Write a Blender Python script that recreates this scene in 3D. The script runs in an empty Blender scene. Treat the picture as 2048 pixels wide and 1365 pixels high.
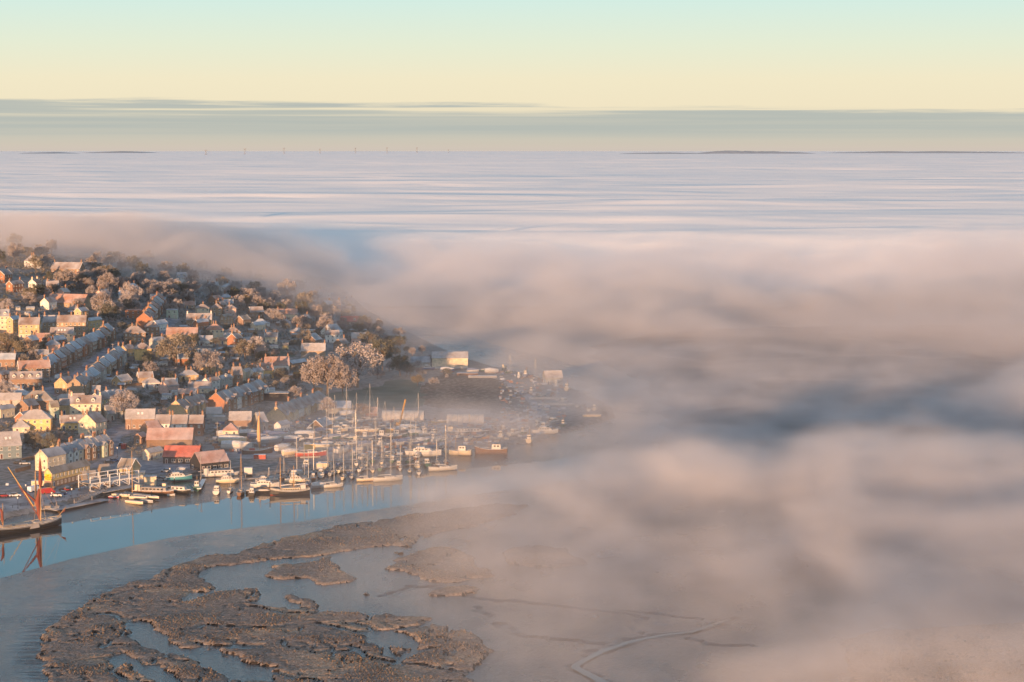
import bpy, bmesh, math, random
import numpy as np
from mathutils import Vector, Matrix
from mathutils import noise as mnoise

random.seed(7)
rng = np.random.default_rng(11)
scn = bpy.context.scene
col = scn.collection

# ------------------------------------------------------------------ camera
F = 3982.0            # focal length in photograph pixels (2048 wide)
CH = 130.0            # the drone's height above the river
PITCH = math.atan(382.5 / F)
cam_d = bpy.data.cameras.new('camera')
cam = bpy.data.objects.new('camera', cam_d)
col.objects.link(cam)
scn.camera = cam
cam_d.sensor_fit = 'HORIZONTAL'
cam_d.sensor_width = 36.0
cam_d.lens = F / 2048.0 * 36.0
cam_d.clip_start = 5.0
cam_d.clip_end = 120000.0
cam.location = (0, 0, CH)
cam.rotation_euler = (math.radians(90) - PITCH, 0, 0)

# ------------------------------------------------------------------ sky and sun
SUN_EL = math.radians(3.3)
SUN_AZ = math.radians(17)        # the light travels towards +Y and +X
w = bpy.data.worlds.new('World'); scn.world = w; w.use_nodes = True
nt = w.node_tree; nt.nodes.clear()
N = nt.nodes.new; L = nt.links.new
out = N('ShaderNodeOutputWorld'); bg = N('ShaderNodeBackground'); bg.inputs['Strength'].default_value = 0.15
EXPO = 0.82
L(bg.outputs[0], out.inputs['Surface'])
sky = N('ShaderNodeTexSky'); sky.sky_type = 'NISHITA'; sky.sun_disc = False
sky.sun_elevation = SUN_EL
sky.sun_rotation = math.radians(180) + SUN_AZ
tc = N('ShaderNodeTexCoord'); sep = N('ShaderNodeSeparateXYZ'); L(tc.outputs['Generated'], sep.inputs[0])
def wmath(op, a, b=None, c=None, clamp=False):
    n = N('ShaderNodeMath'); n.operation = op; n.use_clamp = clamp
    for i, v in enumerate((a, b, c)):
        if v is None: continue
        if isinstance(v, (int, float)): n.inputs[i].default_value = v
        else: L(v, n.inputs[i])
    return n.outputs[0]
def wrange(v, a, b, c, d, smooth=True):
    n = N('ShaderNodeMapRange'); n.interpolation_type = 'SMOOTHSTEP' if smooth else 'LINEAR'
    L(v, n.inputs[0])
    for i, q in enumerate((a, b, c, d)): n.inputs[i + 1].default_value = q
    return n.outputs[0]
elev = sep.outputs[2]
ramp = N('ShaderNodeValToRGB')
er = wrange(elev, 0.0, 0.40, 0.0, 1.0, False)
L(er, ramp.inputs[0])
def lin(c): return tuple(((v / 255) / 12.92 if v <= 10 else (((v / 255) + .055) / 1.055) ** 2.4) for v in c)
stops = [(0.0, (208, 196, 184)), (0.008, (210, 199, 182)), (0.020 / .4, (241, 228, 196)), (0.035 / .4, (242, 232, 200)),
         (0.052 / .4, (230, 236, 212)), (0.075 / .4, (211, 237, 228)), (0.13 / .4, (172, 208, 240)), (0.20 / .4, (140, 212, 242)), (1.0, (118, 140, 200))]
cr = ramp.color_ramp
while len(cr.elements) < len(stops): cr.elements.new(0.5)
for e, (p, c) in zip(cr.elements, stops):
    e.position = p; e.color = lin(c) + (1,)
# a long flat bank of grey green cloud low over the horizon, thin streaks along its top
mp = N('ShaderNodeMapping'); mp.inputs['Scale'].default_value = (8.0, 8.0, 230.0); L(tc.outputs['Generated'], mp.inputs[0])
nz = N('ShaderNodeTexNoise'); nz.inputs['Scale'].default_value = 1.6; nz.inputs['Detail'].default_value = 10; nz.inputs['Roughness'].default_value = .64
L(mp.outputs[0], nz.inputs['Vector'])
tilt = wmath('MULTIPLY_ADD', sep.outputs[0], 0.012, elev)              # the bank sinks slowly to the right
wob = wmath('MULTIPLY_ADD', nz.outputs['Fac'], 0.0105, wmath('SUBTRACT', tilt, 0.001))
top = wrange(wob, 0.0244, 0.0278, 1.0, 0.0)
bot = wrange(elev, 0.0005, 0.011, 0.0, 1.0)
bank = wmath('MULTIPLY', top, bot)
# pale gaps near the top left of the bank
mp2 = N('ShaderNodeMapping'); mp2.inputs['Scale'].default_value = (5.0, 5.0, 420.0); mp2.inputs['Location'].default_value = (3, 1, 7); L(tc.outputs['Generated'], mp2.inputs[0])
nz2 = N('ShaderNodeTexNoise'); nz2.inputs['Scale'].default_value = 1.1; nz2.inputs['Detail'].default_value = 5; L(mp2.outputs[0], nz2.inputs['Vector'])
gap = wmath('MULTIPLY', wrange(nz2.outputs['Fac'], .49, .62, 0, 1), wrange(elev, 0.0150, 0.0200, 0, 1))
bank = wmath('MULTIPLY', bank, wmath('SUBTRACT', 1.0, wmath('MULTIPLY', gap, .88)))
bank = wmath('MULTIPLY', bank, wrange(nz2.outputs['Fac'], .3, .7, 1.0, .78))
mixc = N('ShaderNodeMix'); mixc.data_type = 'RGBA'
L(bank, mixc.inputs[0]); L(ramp.outputs[0], mixc.inputs[6]); mixc.inputs[7].default_value = lin((183, 188, 181)) + (1,)
sc_ = N('ShaderNodeVectorMath'); sc_.operation = 'SCALE'; L(mixc.outputs[2], sc_.inputs[0]); sc_.inputs['Scale'].default_value = 1 / 0.15 / 2 ** EXPO
hi = N('ShaderNodeVectorMath'); hi.operation = 'MULTIPLY'; L(sky.outputs[0], hi.inputs[0]); hi.inputs[1].default_value = (1.74, 1.70, 1.84)
mixs = N('ShaderNodeMix'); mixs.data_type = 'RGBA'
L(wrange(elev, 0.15, 0.45, 0, 1), mixs.inputs[0]); L(sc_.outputs[0], mixs.inputs[6]); L(hi.outputs[0], mixs.inputs[7])
L(mixs.outputs[2], bg.inputs['Color'])

sun_d = bpy.data.lights.new('sun', 'SUN'); sun = bpy.data.objects.new('sun', sun_d); col.objects.link(sun)
sun_d.energy = 5.0; sun_d.angle = math.radians(0.6); sun_d.color = (1.0, 0.545, 0.265)
ldir = Vector((math.sin(SUN_AZ) * math.cos(SUN_EL), math.cos(SUN_AZ) * math.cos(SUN_EL), -math.sin(SUN_EL)))
sun.rotation_euler = ldir.to_track_quat('-Z', 'Y').to_euler()
sun.location = (-300, -300, 300)

vs = scn.view_settings
vs.view_transform = 'Standard'; vs.look = 'None'; vs.gamma = 1.0; vs.use_curve_mapping = False; vs.exposure = EXPO
scn.display_settings.display_device = 'sRGB'
cy = scn.cycles
cy.max_bounces = 5; cy.diffuse_bounces = 3; cy.glossy_bounces = 2; cy.transmission_bounces = 2; cy.transparent_max_bounces = 6
cy.volume_bounces = 2
cy.use_adaptive_sampling = True; cy.adaptive_threshold = 0.03
cy.use_denoising = True
try: cy.denoiser = 'OPENIMAGEDENOISE'
except Exception: pass
cy.volume_step_rate = 1.0; cy.volume_max_steps = 256
cy.caustics_reflective = False; cy.caustics_refractive = False

def ray(px, py):
    """direction through a photograph pixel, in world space"""
    x = px - 1024.0; y = 682.5 - py
    c, s = math.cos(PITCH), math.sin(PITCH)
    return Vector((x, F * c + y * s, -F * s + y * c)) / F
def sstep(a, b, x):
    t = np.clip((np.asarray(x, dtype=float) - a) / (b - a), 0, 1)
    return t * t * (3 - 2 * t)
# ------------------------------------------------------------------ the lie of the land
def flat(px, py, z=0.0):
    d = ray(px, py); t = (z - CH) / d.z
    return (d.x * t, d.y * t)
def flats(pts, z=0.0): return np.array([flat(x, y, z) for x, y in pts])
def z6(pts, z=0.6): return flats([(x / 2.56, 1060 + y / 2.56) for x, y in pts], z)
def z7(pts, z=0.6): return flats([(700 + x / 2.56, 960 + y / 2.56) for x, y in pts], z)

def seg_dist(X, Y, line):
    best = np.full(np.shape(X), 1e9)
    for (ax, ay), (bx, by) in zip(line[:-1], line[1:]):
        dx, dy = bx - ax, by - ay
        t = np.clip(((X - ax) * dx + (Y - ay) * dy) / (dx * dx + dy * dy + 1e-9), 0, 1)
        best = np.minimum(best, np.hypot(X - ax - t * dx, Y - ay - t * dy))
    return best
def inside(X, Y, poly):
    c = np.zeros(np.shape(X), dtype=bool)
    n = len(poly)
    for i in range(n):
        x0, y0 = poly[i]; x1, y1 = poly[(i + 1) % n]
        if y0 == y1: continue
        m = ((y0 > Y) != (y1 > Y)) & (X < (x1 - x0) * (Y - y0) / (y1 - y0) + x0)
        c ^= m
    return c
def sdist(X, Y, poly):
    d = seg_dist(X, Y, np.vstack([poly, poly[:1]]))
    return np.where(inside(X, Y, poly), d, -d)

_perm = rng.permutation(512).astype(np.int64); _perm = np.concatenate([_perm, _perm, _perm])
_val = rng.random(2048)
def vnoise(x, y, s=0):
    x = np.asarray(x, float); y = np.asarray(y, float)
    xi = np.floor(x).astype(np.int64); yi = np.floor(y).astype(np.int64)
    fx = x - xi; fy = y - yi
    fx = fx * fx * (3 - 2 * fx); fy = fy * fy * (3 - 2 * fy)
    def h(i, j): return _val[_perm[(_perm[i & 511] + j) & 511] + s * 37 & 2047]
    a = h(xi, yi); b = h(xi + 1, yi); c = h(xi, yi + 1); d = h(xi + 1, yi + 1)
    return (a * (1 - fx) + b * fx) * (1 - fy) + (c * (1 - fx) + d * fx) * fy
def fbm(x, y, oct=4, s=0, gain=.5):
    t = 0; a = 1; n = 0
    for k in range(oct):
        t = t + a * vnoise(x * 2 ** k + 17.3 * k, y * 2 ** k - 9.1 * k, s + k); n += a; a *= gain
    return t / n

# the town side: where its mud meets the water, and where its made ground begins
SHORE_W = flats([(-500, 1130), (-200, 1095), (0, 1062), (130, 1047), (200, 1036), (280, 1026), (350, 1013), (415, 1006), (445, 1000), (485, 990), (560, 990), (640, 978),
                 (760, 962), (900, 942), (1000, 932), (1080, 925), (1200, 905), (1290, 870), (1300, 820), (1250, 775), (1180, 740), (1100, 715),
                 (1000, 692), (900, 660), (820, 634), (760, 612), (700, 585), (600, 540), (500, 500)])
SHORE_L = flats([(-500, 1095), (-200, 1063), (0, 1030), (130, 1003), (215, 984), (270, 972), (330, 962), (385, 950), (430, 945), (500, 948), (560, 942), (650, 938), (760, 928),
                 (850, 915), (950, 893), (1060, 882), (1150, 855), (1225, 830), (1215, 805), (1130, 770), (1060, 748), (970, 728), (900, 705), (850, 680),
                 (800, 655), (740, 630), (680, 590), (600, 545), (500, 505)], 2.6)
LANDW = np.vstack([SHORE_W, [(-300, 3000), (-1500, 3000), (-1500, 560)]])
LANDL = np.vstack([SHORE_L, [(-310, 3000), (-1500, 3000), (-1500, 565)]])
# the marsh side
BANK = flats([(-500, 1270), (-200, 1202), (0, 1157), (140, 1119), (340, 1076), (470, 1058), (600, 1043), (800, 1012), (1000, 982), (1150, 962), (1400, 950), (2048, 940), (2600, 940)])
SOUTH = np.vstack([BANK, [(400, 300), (-300, 300)]])

MARSH = z6([(260, 900), (235, 790), (190, 690), (175, 640), (195, 560), (240, 500), (320, 450), (400, 400), (500, 350), (560, 310), (640, 280), (760, 250), (820, 210), (900, 185),
            (1000, 155), (1100, 135), (1200, 125), (1300, 90), (1420, 60), (1600, 15), (1800, -25), (2048, -60), (2300, -100), (2560, -130), (2700, -120), (2600, -60), (2450, -20), (2250, 20), (2150, 60),
            (2100, 95), (1990, 85), (1900, 100), (1700, 130), (1550, 150), (1400, 160), (1250, 185),
            (1100, 190), (1040, 205), (1025, 235), (1040, 260), (1060, 275), (1100, 300), (1080, 320), (990, 330), (960, 345), (940, 368), (985, 378), (1030, 350),
            (1120, 322), (1250, 312), (1340, 308), (1365, 320), (1325, 348), (1300, 372), (1370, 400), (1470, 412), (1540, 402), (1500, 378), (1462, 352), (1500, 343),
            (1560, 355), (1625, 370), (1622, 400), (1600, 428), (1700, 428), (1850, 432), (1990, 440), (2100, 448), (2220, 462), (2190, 490), (2300, 500), (2420, 540), (2490, 590), (2520, 630),
            (2480, 680), (2400, 740), (2420, 800), (2380, 900)])
POOLS = [z6([(635, 485), (700, 478), (760, 490), (775, 520), (840, 540), (870, 560), (850, 590), (930, 612), (1010, 612), (1050, 595), (1110, 615), (1160, 655), (1230, 680), (1300, 705),
             (1400, 715), (1395, 790), (1180, 765), (1100, 722), (1050, 706), (1040, 680), (960, 648), (880, 628), (800, 620), (720, 592), (660, 562), (665, 520)]),
         z6([(552, 660), (600, 642), (650, 652), (655, 682), (740, 702), (800, 695), (840, 722), (900, 748), (960, 800), (840, 790), (700, 722), (655, 692), (600, 694), (560, 688)]),
         z7([(50, 790), (150, 772), (250, 790), (335, 838), (325, 872), (240, 872), (140, 832), (60, 802)])]
ISLES = [z6([(1355, 230), (1400, 195), (1500, 180), (1600, 165), (1640, 138), (1690, 143), (1680, 165), (1700, 190), (1780, 225), (1835, 260), (1790, 275), (1680, 290), (1600, 275), (1560, 250), (1480, 262), (1390, 262)]),
         z7([(160, 460), (210, 440), (215, 410), (280, 400), (330, 385), (400, 350), (480, 350), (560, 365), (620, 400), (660, 440), (740, 480), (770, 500), (700, 520), (600, 520), (500, 530), (400, 530), (330, 500), (270, 475)]),
         z7([(370, 590), (450, 570), (540, 545), (620, 545), (680, 565), (640, 590), (500, 600), (400, 600)]),
         z6([(760, 520), (790, 500), (870, 515), (875, 530), (820, 538)]), z6([(1050, 615), (1090, 612), (1095, 625), (1060, 630)]),
         z6([(655, 655), (720, 640), (775, 650), (770, 690), (700, 680)]), z6([(800, 705), (825, 702), (825, 716), (805, 716)]),
         z7([(40, 590), (90, 585), (100, 600), (60, 603)]), z7([(215, 376), (270, 374), (275, 386), (230, 388)]),
         flats([(1680, 1290), (1750, 1265), (1900, 1255), (2100, 1250), (2400, 1420), (1900, 1460), (1700, 1390)], .6),
         flats([(1000, 1105), (1060, 1090), (1130, 1100), (1180, 1130), (1100, 1140), (1020, 1130)], .6)]
CRACKS = [z6([(930, 520), (1050, 500), (1200, 505), (1400, 510), (1450, 500)]), z6([(1000, 590), (1100, 600), (1200, 612), (1330, 605)]), z6([(1290, 700), (1200, 670), (1180, 640)]),
          z6([(1640, 488), (1780, 520), (1860, 545)]), z6([(1310, 405), (1400, 432), (1485, 436), (1590, 430)]), z6([(860, 300), (700, 300), (560, 345)]), z6([(640, 270), (740, 262), (780, 245)]),
          z7([(0, 870), (80, 920), (200, 942), (340, 885), (430, 862)]), z7([(200, 942), (340, 960), (500, 985), (580, 992)]), z6([(1400, 740), (1600, 780), (1700, 850)]),
          z7([(0, 740), (120, 772), (260, 770), (420, 745), (700, 748)]), z6([(940, 370), (900, 380), (860, 378)]), z6([(600, 460), (560, 430), (500, 440)]), z6([(585, 700), (590, 740), (640, 790)]),
          z7([(340, 885), (300, 850), (330, 840)]), z6([(1860, 545), (1960, 600), (2048, 690)]), z6([(1850, 650), (1980, 690), (2100, 660)])]
CREEKS = [(z7([(640, 660), (700, 700), (780, 752), (890, 812), (1080, 815), (1200, 830), (1310, 850), (1250, 880), (1240, 890)]), 1.6),
          (z7([(300, 545), (430, 560), (600, 598), (700, 622), (850, 625), (1000, 640), (1200, 675), (1400, 690), (1530, 715), (1480, 740), (1460, 780), (1500, 795)]), 1.2),
          (z7([(1380, 670), (1560, 690), (1800, 722)]), 1.0), (z7([(1690, 815), (1830, 845), (2048, 855)]), 1.2),
          (z7([(1330, 1060), (1230, 1008), (1165, 975), (1152, 962), (1182, 940), (1300, 882), (1430, 836), (1600, 802), (1750, 785), (1850, 750), (1960, 716)]), 2.2),
          (z7([(560, 560), (480, 545), (300, 552), (150, 600)]), .8), (z7([(880, 400), (960, 440), (1000, 500)]), 1.0)]

def hill(X, Y):
    h = 46 * sstep(800, 1450, Y) * sstep(70, 400, -X) * (1 - .7 * sstep(1650, 2100, Y))
    h = h + 3.0 * sstep(60, 160, -X) * sstep(800, 900, Y)
    return h + 2.0 * (fbm(X / 60, Y / 60, 3, 3) - .5) * sstep(40, 120, -X)
def land_z(X, Y):
    """height of the town side, 0 at the water line"""
    X = np.asarray(X, float); Y = np.asarray(Y, float)
    dw = sdist(X, Y, LANDW); dl = sdist(X, Y, LANDL)
    mud = np.clip(dw * .055, -3, 1.5)
    made = 2.6 + hill(X, Y)
    return np.where(dl > 0, mud + (made - mud) * sstep(0, 1.6, dl), mud)
_gx = np.arange(-700, 360, 4.0); _gy = np.arange(560, 2200, 4.0)
_GX, _GY = np.meshgrid(_gx, _gy)
_GZ = land_z(_GX, _GY)
def Z(x, y):
    i = min(max((x - _gx[0]) / 4.0, 0), len(_gx) - 1.001); j = min(max((y - _gy[0]) / 4.0, 0), len(_gy) - 1.001)
    i0 = int(i); j0 = int(j); u = i - i0; v = j - j0
    return float((_GZ[j0, i0] * (1 - u) + _GZ[j0, i0 + 1] * u) * (1 - v) + (_GZ[j0 + 1, i0] * (1 - u) + _GZ[j0 + 1, i0 + 1] * u) * v)
def ground(px, py):
    """the point of the town's ground a photograph pixel looks at"""
    d = ray(px, py); t = 560.0
    while t < 2190:
        x, y, z = d.x * t, d.y * t, CH + d.z * t
        if z <= Z(x, y): break
        t += 3
    lo, hi_ = t - 3, t
    for _ in range(8):
        m = (lo + hi_) / 2
        if CH + d.z * m <= Z(d.x * m, d.y * m): hi_ = m
        else: lo = m
    return (d.x * hi_, d.y * hi_, Z(d.x * hi_, d.y * hi_))

def marsh_fields(X, Y):
    """(marsh mask 0..1 with ragged edges, creek depth) on the south side"""
    wx = X + 2.6 * (fbm(X / 5, Y / 5, 3, 5) - .5) * 2; wy = Y + 3.2 * (fbm(X / 6, Y / 8, 3, 9) - .5) * 2
    d = sdist(wx, wy, MARSH)
    for p in POOLS: d = np.minimum(d, -sdist(wx, wy, p))
    for p in ISLES: d = np.maximum(d, sdist(wx, wy, p))
    cr = np.full(np.shape(X), 1e9)
    for c in CRACKS: cr = np.minimum(cr, seg_dist(wx, wy * 1.0, c))
    # smaller natural drains
    n = np.abs(fbm(X / 14, Y / 26, 3, 21) - .5)
    cr = np.minimum(cr, n * 70 + .35)
    n = np.abs(fbm(X / 6 + 9, Y / 10, 2, 27) - .5)
    cr = np.minimum(cr, n * 60 + .52)
    d = np.minimum(d, (cr - .55) * 1.0)
    ck = np.zeros(np.shape(X))
    for c, wd in CREEKS: ck = np.maximum(ck, 1 - sstep(wd * .35, wd, seg_dist(wx, wy, c)))
    return d, ck

# ------------------------------------------------------------------ helpers for objects
def tag(o, label=None, cat=None, group=None, kind=None):
    if label: o['label'] = label
    if cat: o['category'] = cat
    if group: o['group'] = group
    if kind: o['kind'] = kind
    return o
def mesh_from(name, V, Fc, mats=(), smooth=False, mi=None):
    me = bpy.data.meshes.new(name)
    me.from_pydata([tuple(v) for v in V], [], [tuple(f) for f in Fc])
    for m in mats: me.materials.append(m)
    if mi is not None: me.polygons.foreach_set('material_index', mi)
    if smooth: me.polygons.foreach_set('use_smooth', [True] * len(me.polygons))
    me.update(); return me
def grid_mesh(name, X, Y, Zz, keep=None, mats=(), smooth=True):
    """a sheet from 2-d arrays; KEEP marks the cells that exist"""
    ny, nx = X.shape
    co = np.stack([X, Y, Zz], -1).reshape(-1, 3)
    idx = np.arange(nx * ny).reshape(ny, nx)
    q = np.stack([idx[:-1, :-1], idx[:-1, 1:], idx[1:, 1:], idx[1:, :-1]], -1)
    if keep is not None: q = q[keep]
    q = q.reshape(-1, 4)
    used = np.unique(q); remap = np.full(nx * ny, -1); remap[used] = np.arange(len(used))
    co = co[used]; q = remap[q]
    me = bpy.data.meshes.new(name)
    me.vertices.add(len(co)); me.vertices.foreach_set('co', co.ravel())
    me.loops.add(q.size); me.loops.foreach_set('vertex_index', q.ravel().astype(np.int32))
    me.polygons.add(len(q)); me.polygons.foreach_set('loop_start', np.arange(0, q.size, 4, dtype=np.int32))
    me.polygons.foreach_set('loop_total', np.full(len(q), 4, dtype=np.int32))
    if smooth: me.polygons.foreach_set('use_smooth', np.ones(len(q), dtype=bool))
    for m in mats: me.materials.append(m)
    me.update(calc_edges=True); return me, used
def obj(name, me, parent=None, loc=None, rz=0.0):
    o = bpy.data.objects.new(name, me); col.objects.link(o)
    if parent: o.parent = parent
    if loc is not None: o.location = loc
    if rz: o.rotation_euler = (0, 0, rz)
    return o
# ------------------------------------------------------------------ fog
def fog_fields(X, Y):
    """(top height in metres, extinction per metre near the ground) of the low fog"""
    # controls: photograph pixel of the ground beneath, top height, density
    C = FOG_CTRL
    P = np.array([ground(a, b)[:2] if (a < 850 and 450 < b < 960) else flat(a, b, 5.0) for a, b, *_ in C]); H = np.array([c[2] for c in C]); R = np.log(np.array([c[3] for c in C]))
    S = np.array([c[4] if len(c) > 4 else 1.0 for c in C])
    # distances measured in a frame stretched like the view (log depth), so that controls have even influence
    def uv(x, y): return x / y * 10, np.log(y) * 6
    u, v = uv(X, Y); pu, pv = uv(P[:, 0], P[:, 1])
    wsum = 0; h = 0; r = 0
    for i in range(len(C)):
        d2 = ((u - pu[i]) ** 2 + (v - pv[i]) ** 2) / S[i] ** 2
        wgt = 1 / (d2 + .01) ** 2
        wsum = wsum + wgt; h = h + wgt * H[i]; r = r + wgt * R[i]
    return h / wsum, np.exp(r / wsum)
N0 = 1e-5
FOG_CTRL = [
    # foreground marsh, left: clear
    (-100, 1365, 8, 2e-4), (150, 1300, 8, 2e-4), (450, 1330, 8, 2e-4), (700, 1300, 10, 6e-4), (-100, 1150, 8, 2e-4), (300, 1180, 8, 2e-4), (560, 1120, 8, 3e-4),
    (100, 1050, 8, 3e-4), (350, 1010, 8, 5e-4), (500, 1040, 9, 8e-4),
    # drifting over the marsh and thickening to the right
    (760, 1130, 11, 3.0e-3), (900, 1230, 12, 3.5e-3), (900, 1350, 12, 2.5e-3), (1000, 1140, 15, 1.3e-2), (1100, 1290, 13, 7e-3), (1250, 1365, 13, 6e-3), (1300, 1200, 16, 1.4e-2),
    (1500, 1300, 16, 1.3e-2), (1700, 1200, 18, 2.2e-2), (1800, 1330, 17, 1.6e-2), (2100, 1300, 18, 1.4e-2), (2200, 1100, 20, 1.8e-2),
    (1150, 1080, 20, 2.2e-2), (1000, 1050, 18, 1.6e-2), (1350, 1040, 26, 3.4e-2), (1600, 1050, 27, 3.4e-2), (1900, 1000, 29, 3.4e-2), (1250, 1000, 20, 2.4e-2), (1500, 990, 22, 3e-2), (1500, 1150, 18, 2.2e-2), (1650, 1130, 20, 3e-2), (1600, 1200, 18, 2.2e-2), (1400, 1110, 19, 2.2e-2), (1850, 1100, 20, 2.4e-2),
    # over the river
    (700, 1000, 9, 2.6e-3), (850, 980, 12, 1e-2), (1000, 960, 12, 1.0e-2), (1150, 940, 12, 1.2e-2), (900, 930, 9, 6e-3),
    # the low hollow past the headland
    (1350, 920, 9, 2.2e-2), (1500, 850, 7, 3e-2), (1700, 840, 7, 3e-2), (1900, 860, 8, 2e-2), (1300, 800, 8, 3.5e-2), (1230, 790, 9, 3e-2), (1290, 860, 9, 3.2e-2), (1210, 720, 10, 2.6e-2), (1450, 760, 7, 3e-2), (1270, 745, 9, 3.2e-2), (1700, 760, 7, 3e-2), (1950, 740, 8, 2e-2), (1600, 710, 8, 1.8e-2), (1400, 700, 8, 2e-2), (1800, 700, 8, 2e-2), (1220, 840, 9, 2.4e-2), (1600, 800, 7, 3e-2),
    (2150, 800, 14, 4e-2), (2200, 740, 20, 3e-2), (1180, 700, 8, 1.4e-2), (1150, 850, 7, 7e-3),
    # boatyard and headland
    (550, 950, 8, 1.6e-3), (700, 930, 13, 9e-3), (800, 880, 12, 8e-3), (950, 880, 12, 1.5e-2), (1060, 860, 11, 1.6e-2), (1100, 780, 9, 1.1e-2), (950, 780, 8, 4.5e-3), (845, 800, 7, 2.6e-3),
    (600, 880, 11, 6e-3), (450, 900, 9, 3e-3), (900, 720, 6, 2.0e-3),
    # town
    (100, 900, 6, 5e-4), (150, 800, 6, 5e-4), (350, 800, 6, 5e-4), (300, 700, 6, 5e-4), (150, 650, 6, 6e-4), (500, 720, 6, 6e-4), (600, 660, 8, 1.0e-3), (100, 580, 8, 8e-4), (400, 620, 8, 8e-4), (720, 700, 7, 1.4e-3),
    (250, 590, 10, 1.2e-3), (500, 620, 10, 1.4e-3), (0, 515, 17, 4e-3), (200, 550, 17, 5.5e-3), (400, 585, 17, 6.5e-3), (620, 630, 17, 8e-3),
    # the great bank beyond
    (820, 660, 22, 1.4e-2), (740, 640, 20, 9e-3), (690, 600, 22, 9e-3), (850, 690, 14, 6e-3), (960, 705, 14, 8e-3), (1080, 715, 14, 1.4e-2), (900, 610, 32, 1.4e-2), (1050, 650, 22, 1.4e-2), (1300, 660, 20, 2e-2), (1500, 660, 14, 1.8e-2), (1800, 660, 15, 1.8e-2), (2100, 680, 18, 1.8e-2), (1500, 620, 26, 1.6e-2), (1850, 620, 28, 1.6e-2),
    (1000, 560, 40, 1.8e-2), (1400, 560, 38, 1.8e-2), (1900, 560, 40, 1.8e-2), (1200, 500, 44, 2e-2), (1000, 480, 46, 2e-2), (1900, 480, 44, 2e-2),
    (700, 590, 34, 1.2e-2), (0, 480, 34, 1.8e-2), (150, 500, 32, 1.8e-2), (250, 520, 30, 1.8e-2), (400, 555, 28, 1.6e-2), (550, 580, 30, 1.6e-2),
    (860, 500, 46, 1.8e-2), (1000, 400, 50, 2e-2), (2000, 400, 50, 2e-2)]
DOM = (-620.0, 640.0, 440.0, 2450.0, -1.0, 76.0)
def build_fog(res=(240, 350, 34)):
    gx = np.linspace(DOM[0], DOM[1], 127); gy = np.linspace(DOM[2], DOM[3], 202)
    X, Y = np.meshgrid(gx, gy)
    h, r = fog_fields(X, Y)
    r = r * (1 - sstep(1900, 2380, Y))
    base = np.where(inside(X, Y, LANDL), hill(X, Y) + 2.6, 0.0)
    me, used = grid_mesh('haze', X, Y, np.zeros_like(X))
    for nm, arr in (('fog_top', h), ('fog_rho', r), ('fog_base', base)):
        a = me.attributes.new(nm, 'FLOAT', 'POINT'); a.data.foreach_set('value', arr.ravel()[used].astype(np.float32))
    o = obj('haze', me)
    tag(o, 'low morning fog drifting over the river, marsh and boatyard', 'fog', kind='stuff')
    g = bpy.data.node_groups.new('fog', 'GeometryNodeTree')
    g.interface.new_socket('Geometry', in_out='INPUT', socket_type='NodeSocketGeometry')
    g.interface.new_socket('Geometry', in_out='OUTPUT', socket_type='NodeSocketGeometry')
    N = g.nodes.new; L = g.links.new
    gi = N('NodeGroupInput'); go = N('NodeGroupOutput'); vc = N('GeometryNodeVolumeCube'); sm = N('GeometryNodeSetMaterial')
    vc.inputs['Min'].default_value = (DOM[0], DOM[2], DOM[4]); vc.inputs['Max'].default_value = (DOM[1], DOM[3], DOM[5])
    vc.inputs['Resolution X'].default_value, vc.inputs['Resolution Y'].default_value, vc.inputs['Resolution Z'].default_value = res
    pos = N('GeometryNodeInputPosition'); sx = N('ShaderNodeSeparateXYZ'); L(pos.outputs[0], sx.inputs[0])
    cx = N('ShaderNodeCombineXYZ'); L(sx.outputs[0], cx.inputs[0]); L(sx.outputs[1], cx.inputs[1])
    def samp(nm):
        na = N('GeometryNodeInputNamedAttribute'); na.data_type = 'FLOAT'; na.inputs[0].default_value = nm
        s = N('GeometryNodeSampleNearestSurface'); s.data_type = 'FLOAT'
        L(gi.outputs[0], s.inputs['Mesh']); L(na.outputs['Attribute'], s.inputs['Value']); L(cx.outputs[0], s.inputs['Sample Position'])
        return s.outputs['Value']
    def M(op, a, b=None, c=None, clamp=False):
        n = N('ShaderNodeMath'); n.operation = op; n.use_clamp = clamp
        for i, v in enumerate((a, b, c)):
            if v is None: continue
            if isinstance(v, (int, float)): n.inputs[i].default_value = v
            else: L(v, n.inputs[i])
        return n.outputs[0]
    def R(v, a, b, c, d):
        n = N('ShaderNodeMapRange'); n.interpolation_type = 'SMOOTHSTEP'; L(v, n.inputs[0])
        for i, q in enumerate((a, b, c, d)): n.inputs[i + 1].default_value = q
        return n.outputs[0]
    def noise(scale, stretch=(1, 1, 1), off=(0, 0, 0), detail=3, dist=0.0):
        mp = N('ShaderNodeVectorMath'); mp.operation = 'MULTIPLY_ADD'; L(pos.outputs[0], mp.inputs[0]); mp.inputs[1].default_value = stretch; mp.inputs[2].default_value = off
        n = N('ShaderNodeTexNoise'); L(mp.outputs[0], n.inputs['Vector']); n.inputs['Scale'].default_value = scale; n.inputs['Detail'].default_value = detail; n.inputs['Distortion'].default_value = dist
        return n.outputs[0]
    top, rho, base_ = samp('fog_top'), samp('fog_rho'), samp('fog_base')
    z = M('SUBTRACT', sx.outputs[2], base_)
    big = noise(1 / 190.0, (1.0, .7, 1.5), detail=2, dist=.6)
    mid = noise(1 / 62.0, (1.0, .7, 2.2), (31, 7, 0), detail=6, dist=1.1)
    # the top is humped: by broad swells and by smaller billows
    hump = M('ADD', M('MULTIPLY', R(big, .32, .68, -.55, .75), 1.0), R(mid, .3, .7, -.55, .6))
    t2 = M('ADD', top, M('MULTIPLY', hump, M('MINIMUM', M('MAXIMUM', M('MULTIPLY', M('SUBTRACT', top, 6.0), .62), .8), 9.0)))
    prof = M('DIVIDE', z, M('MAXIMUM', t2, 1.0))
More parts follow.
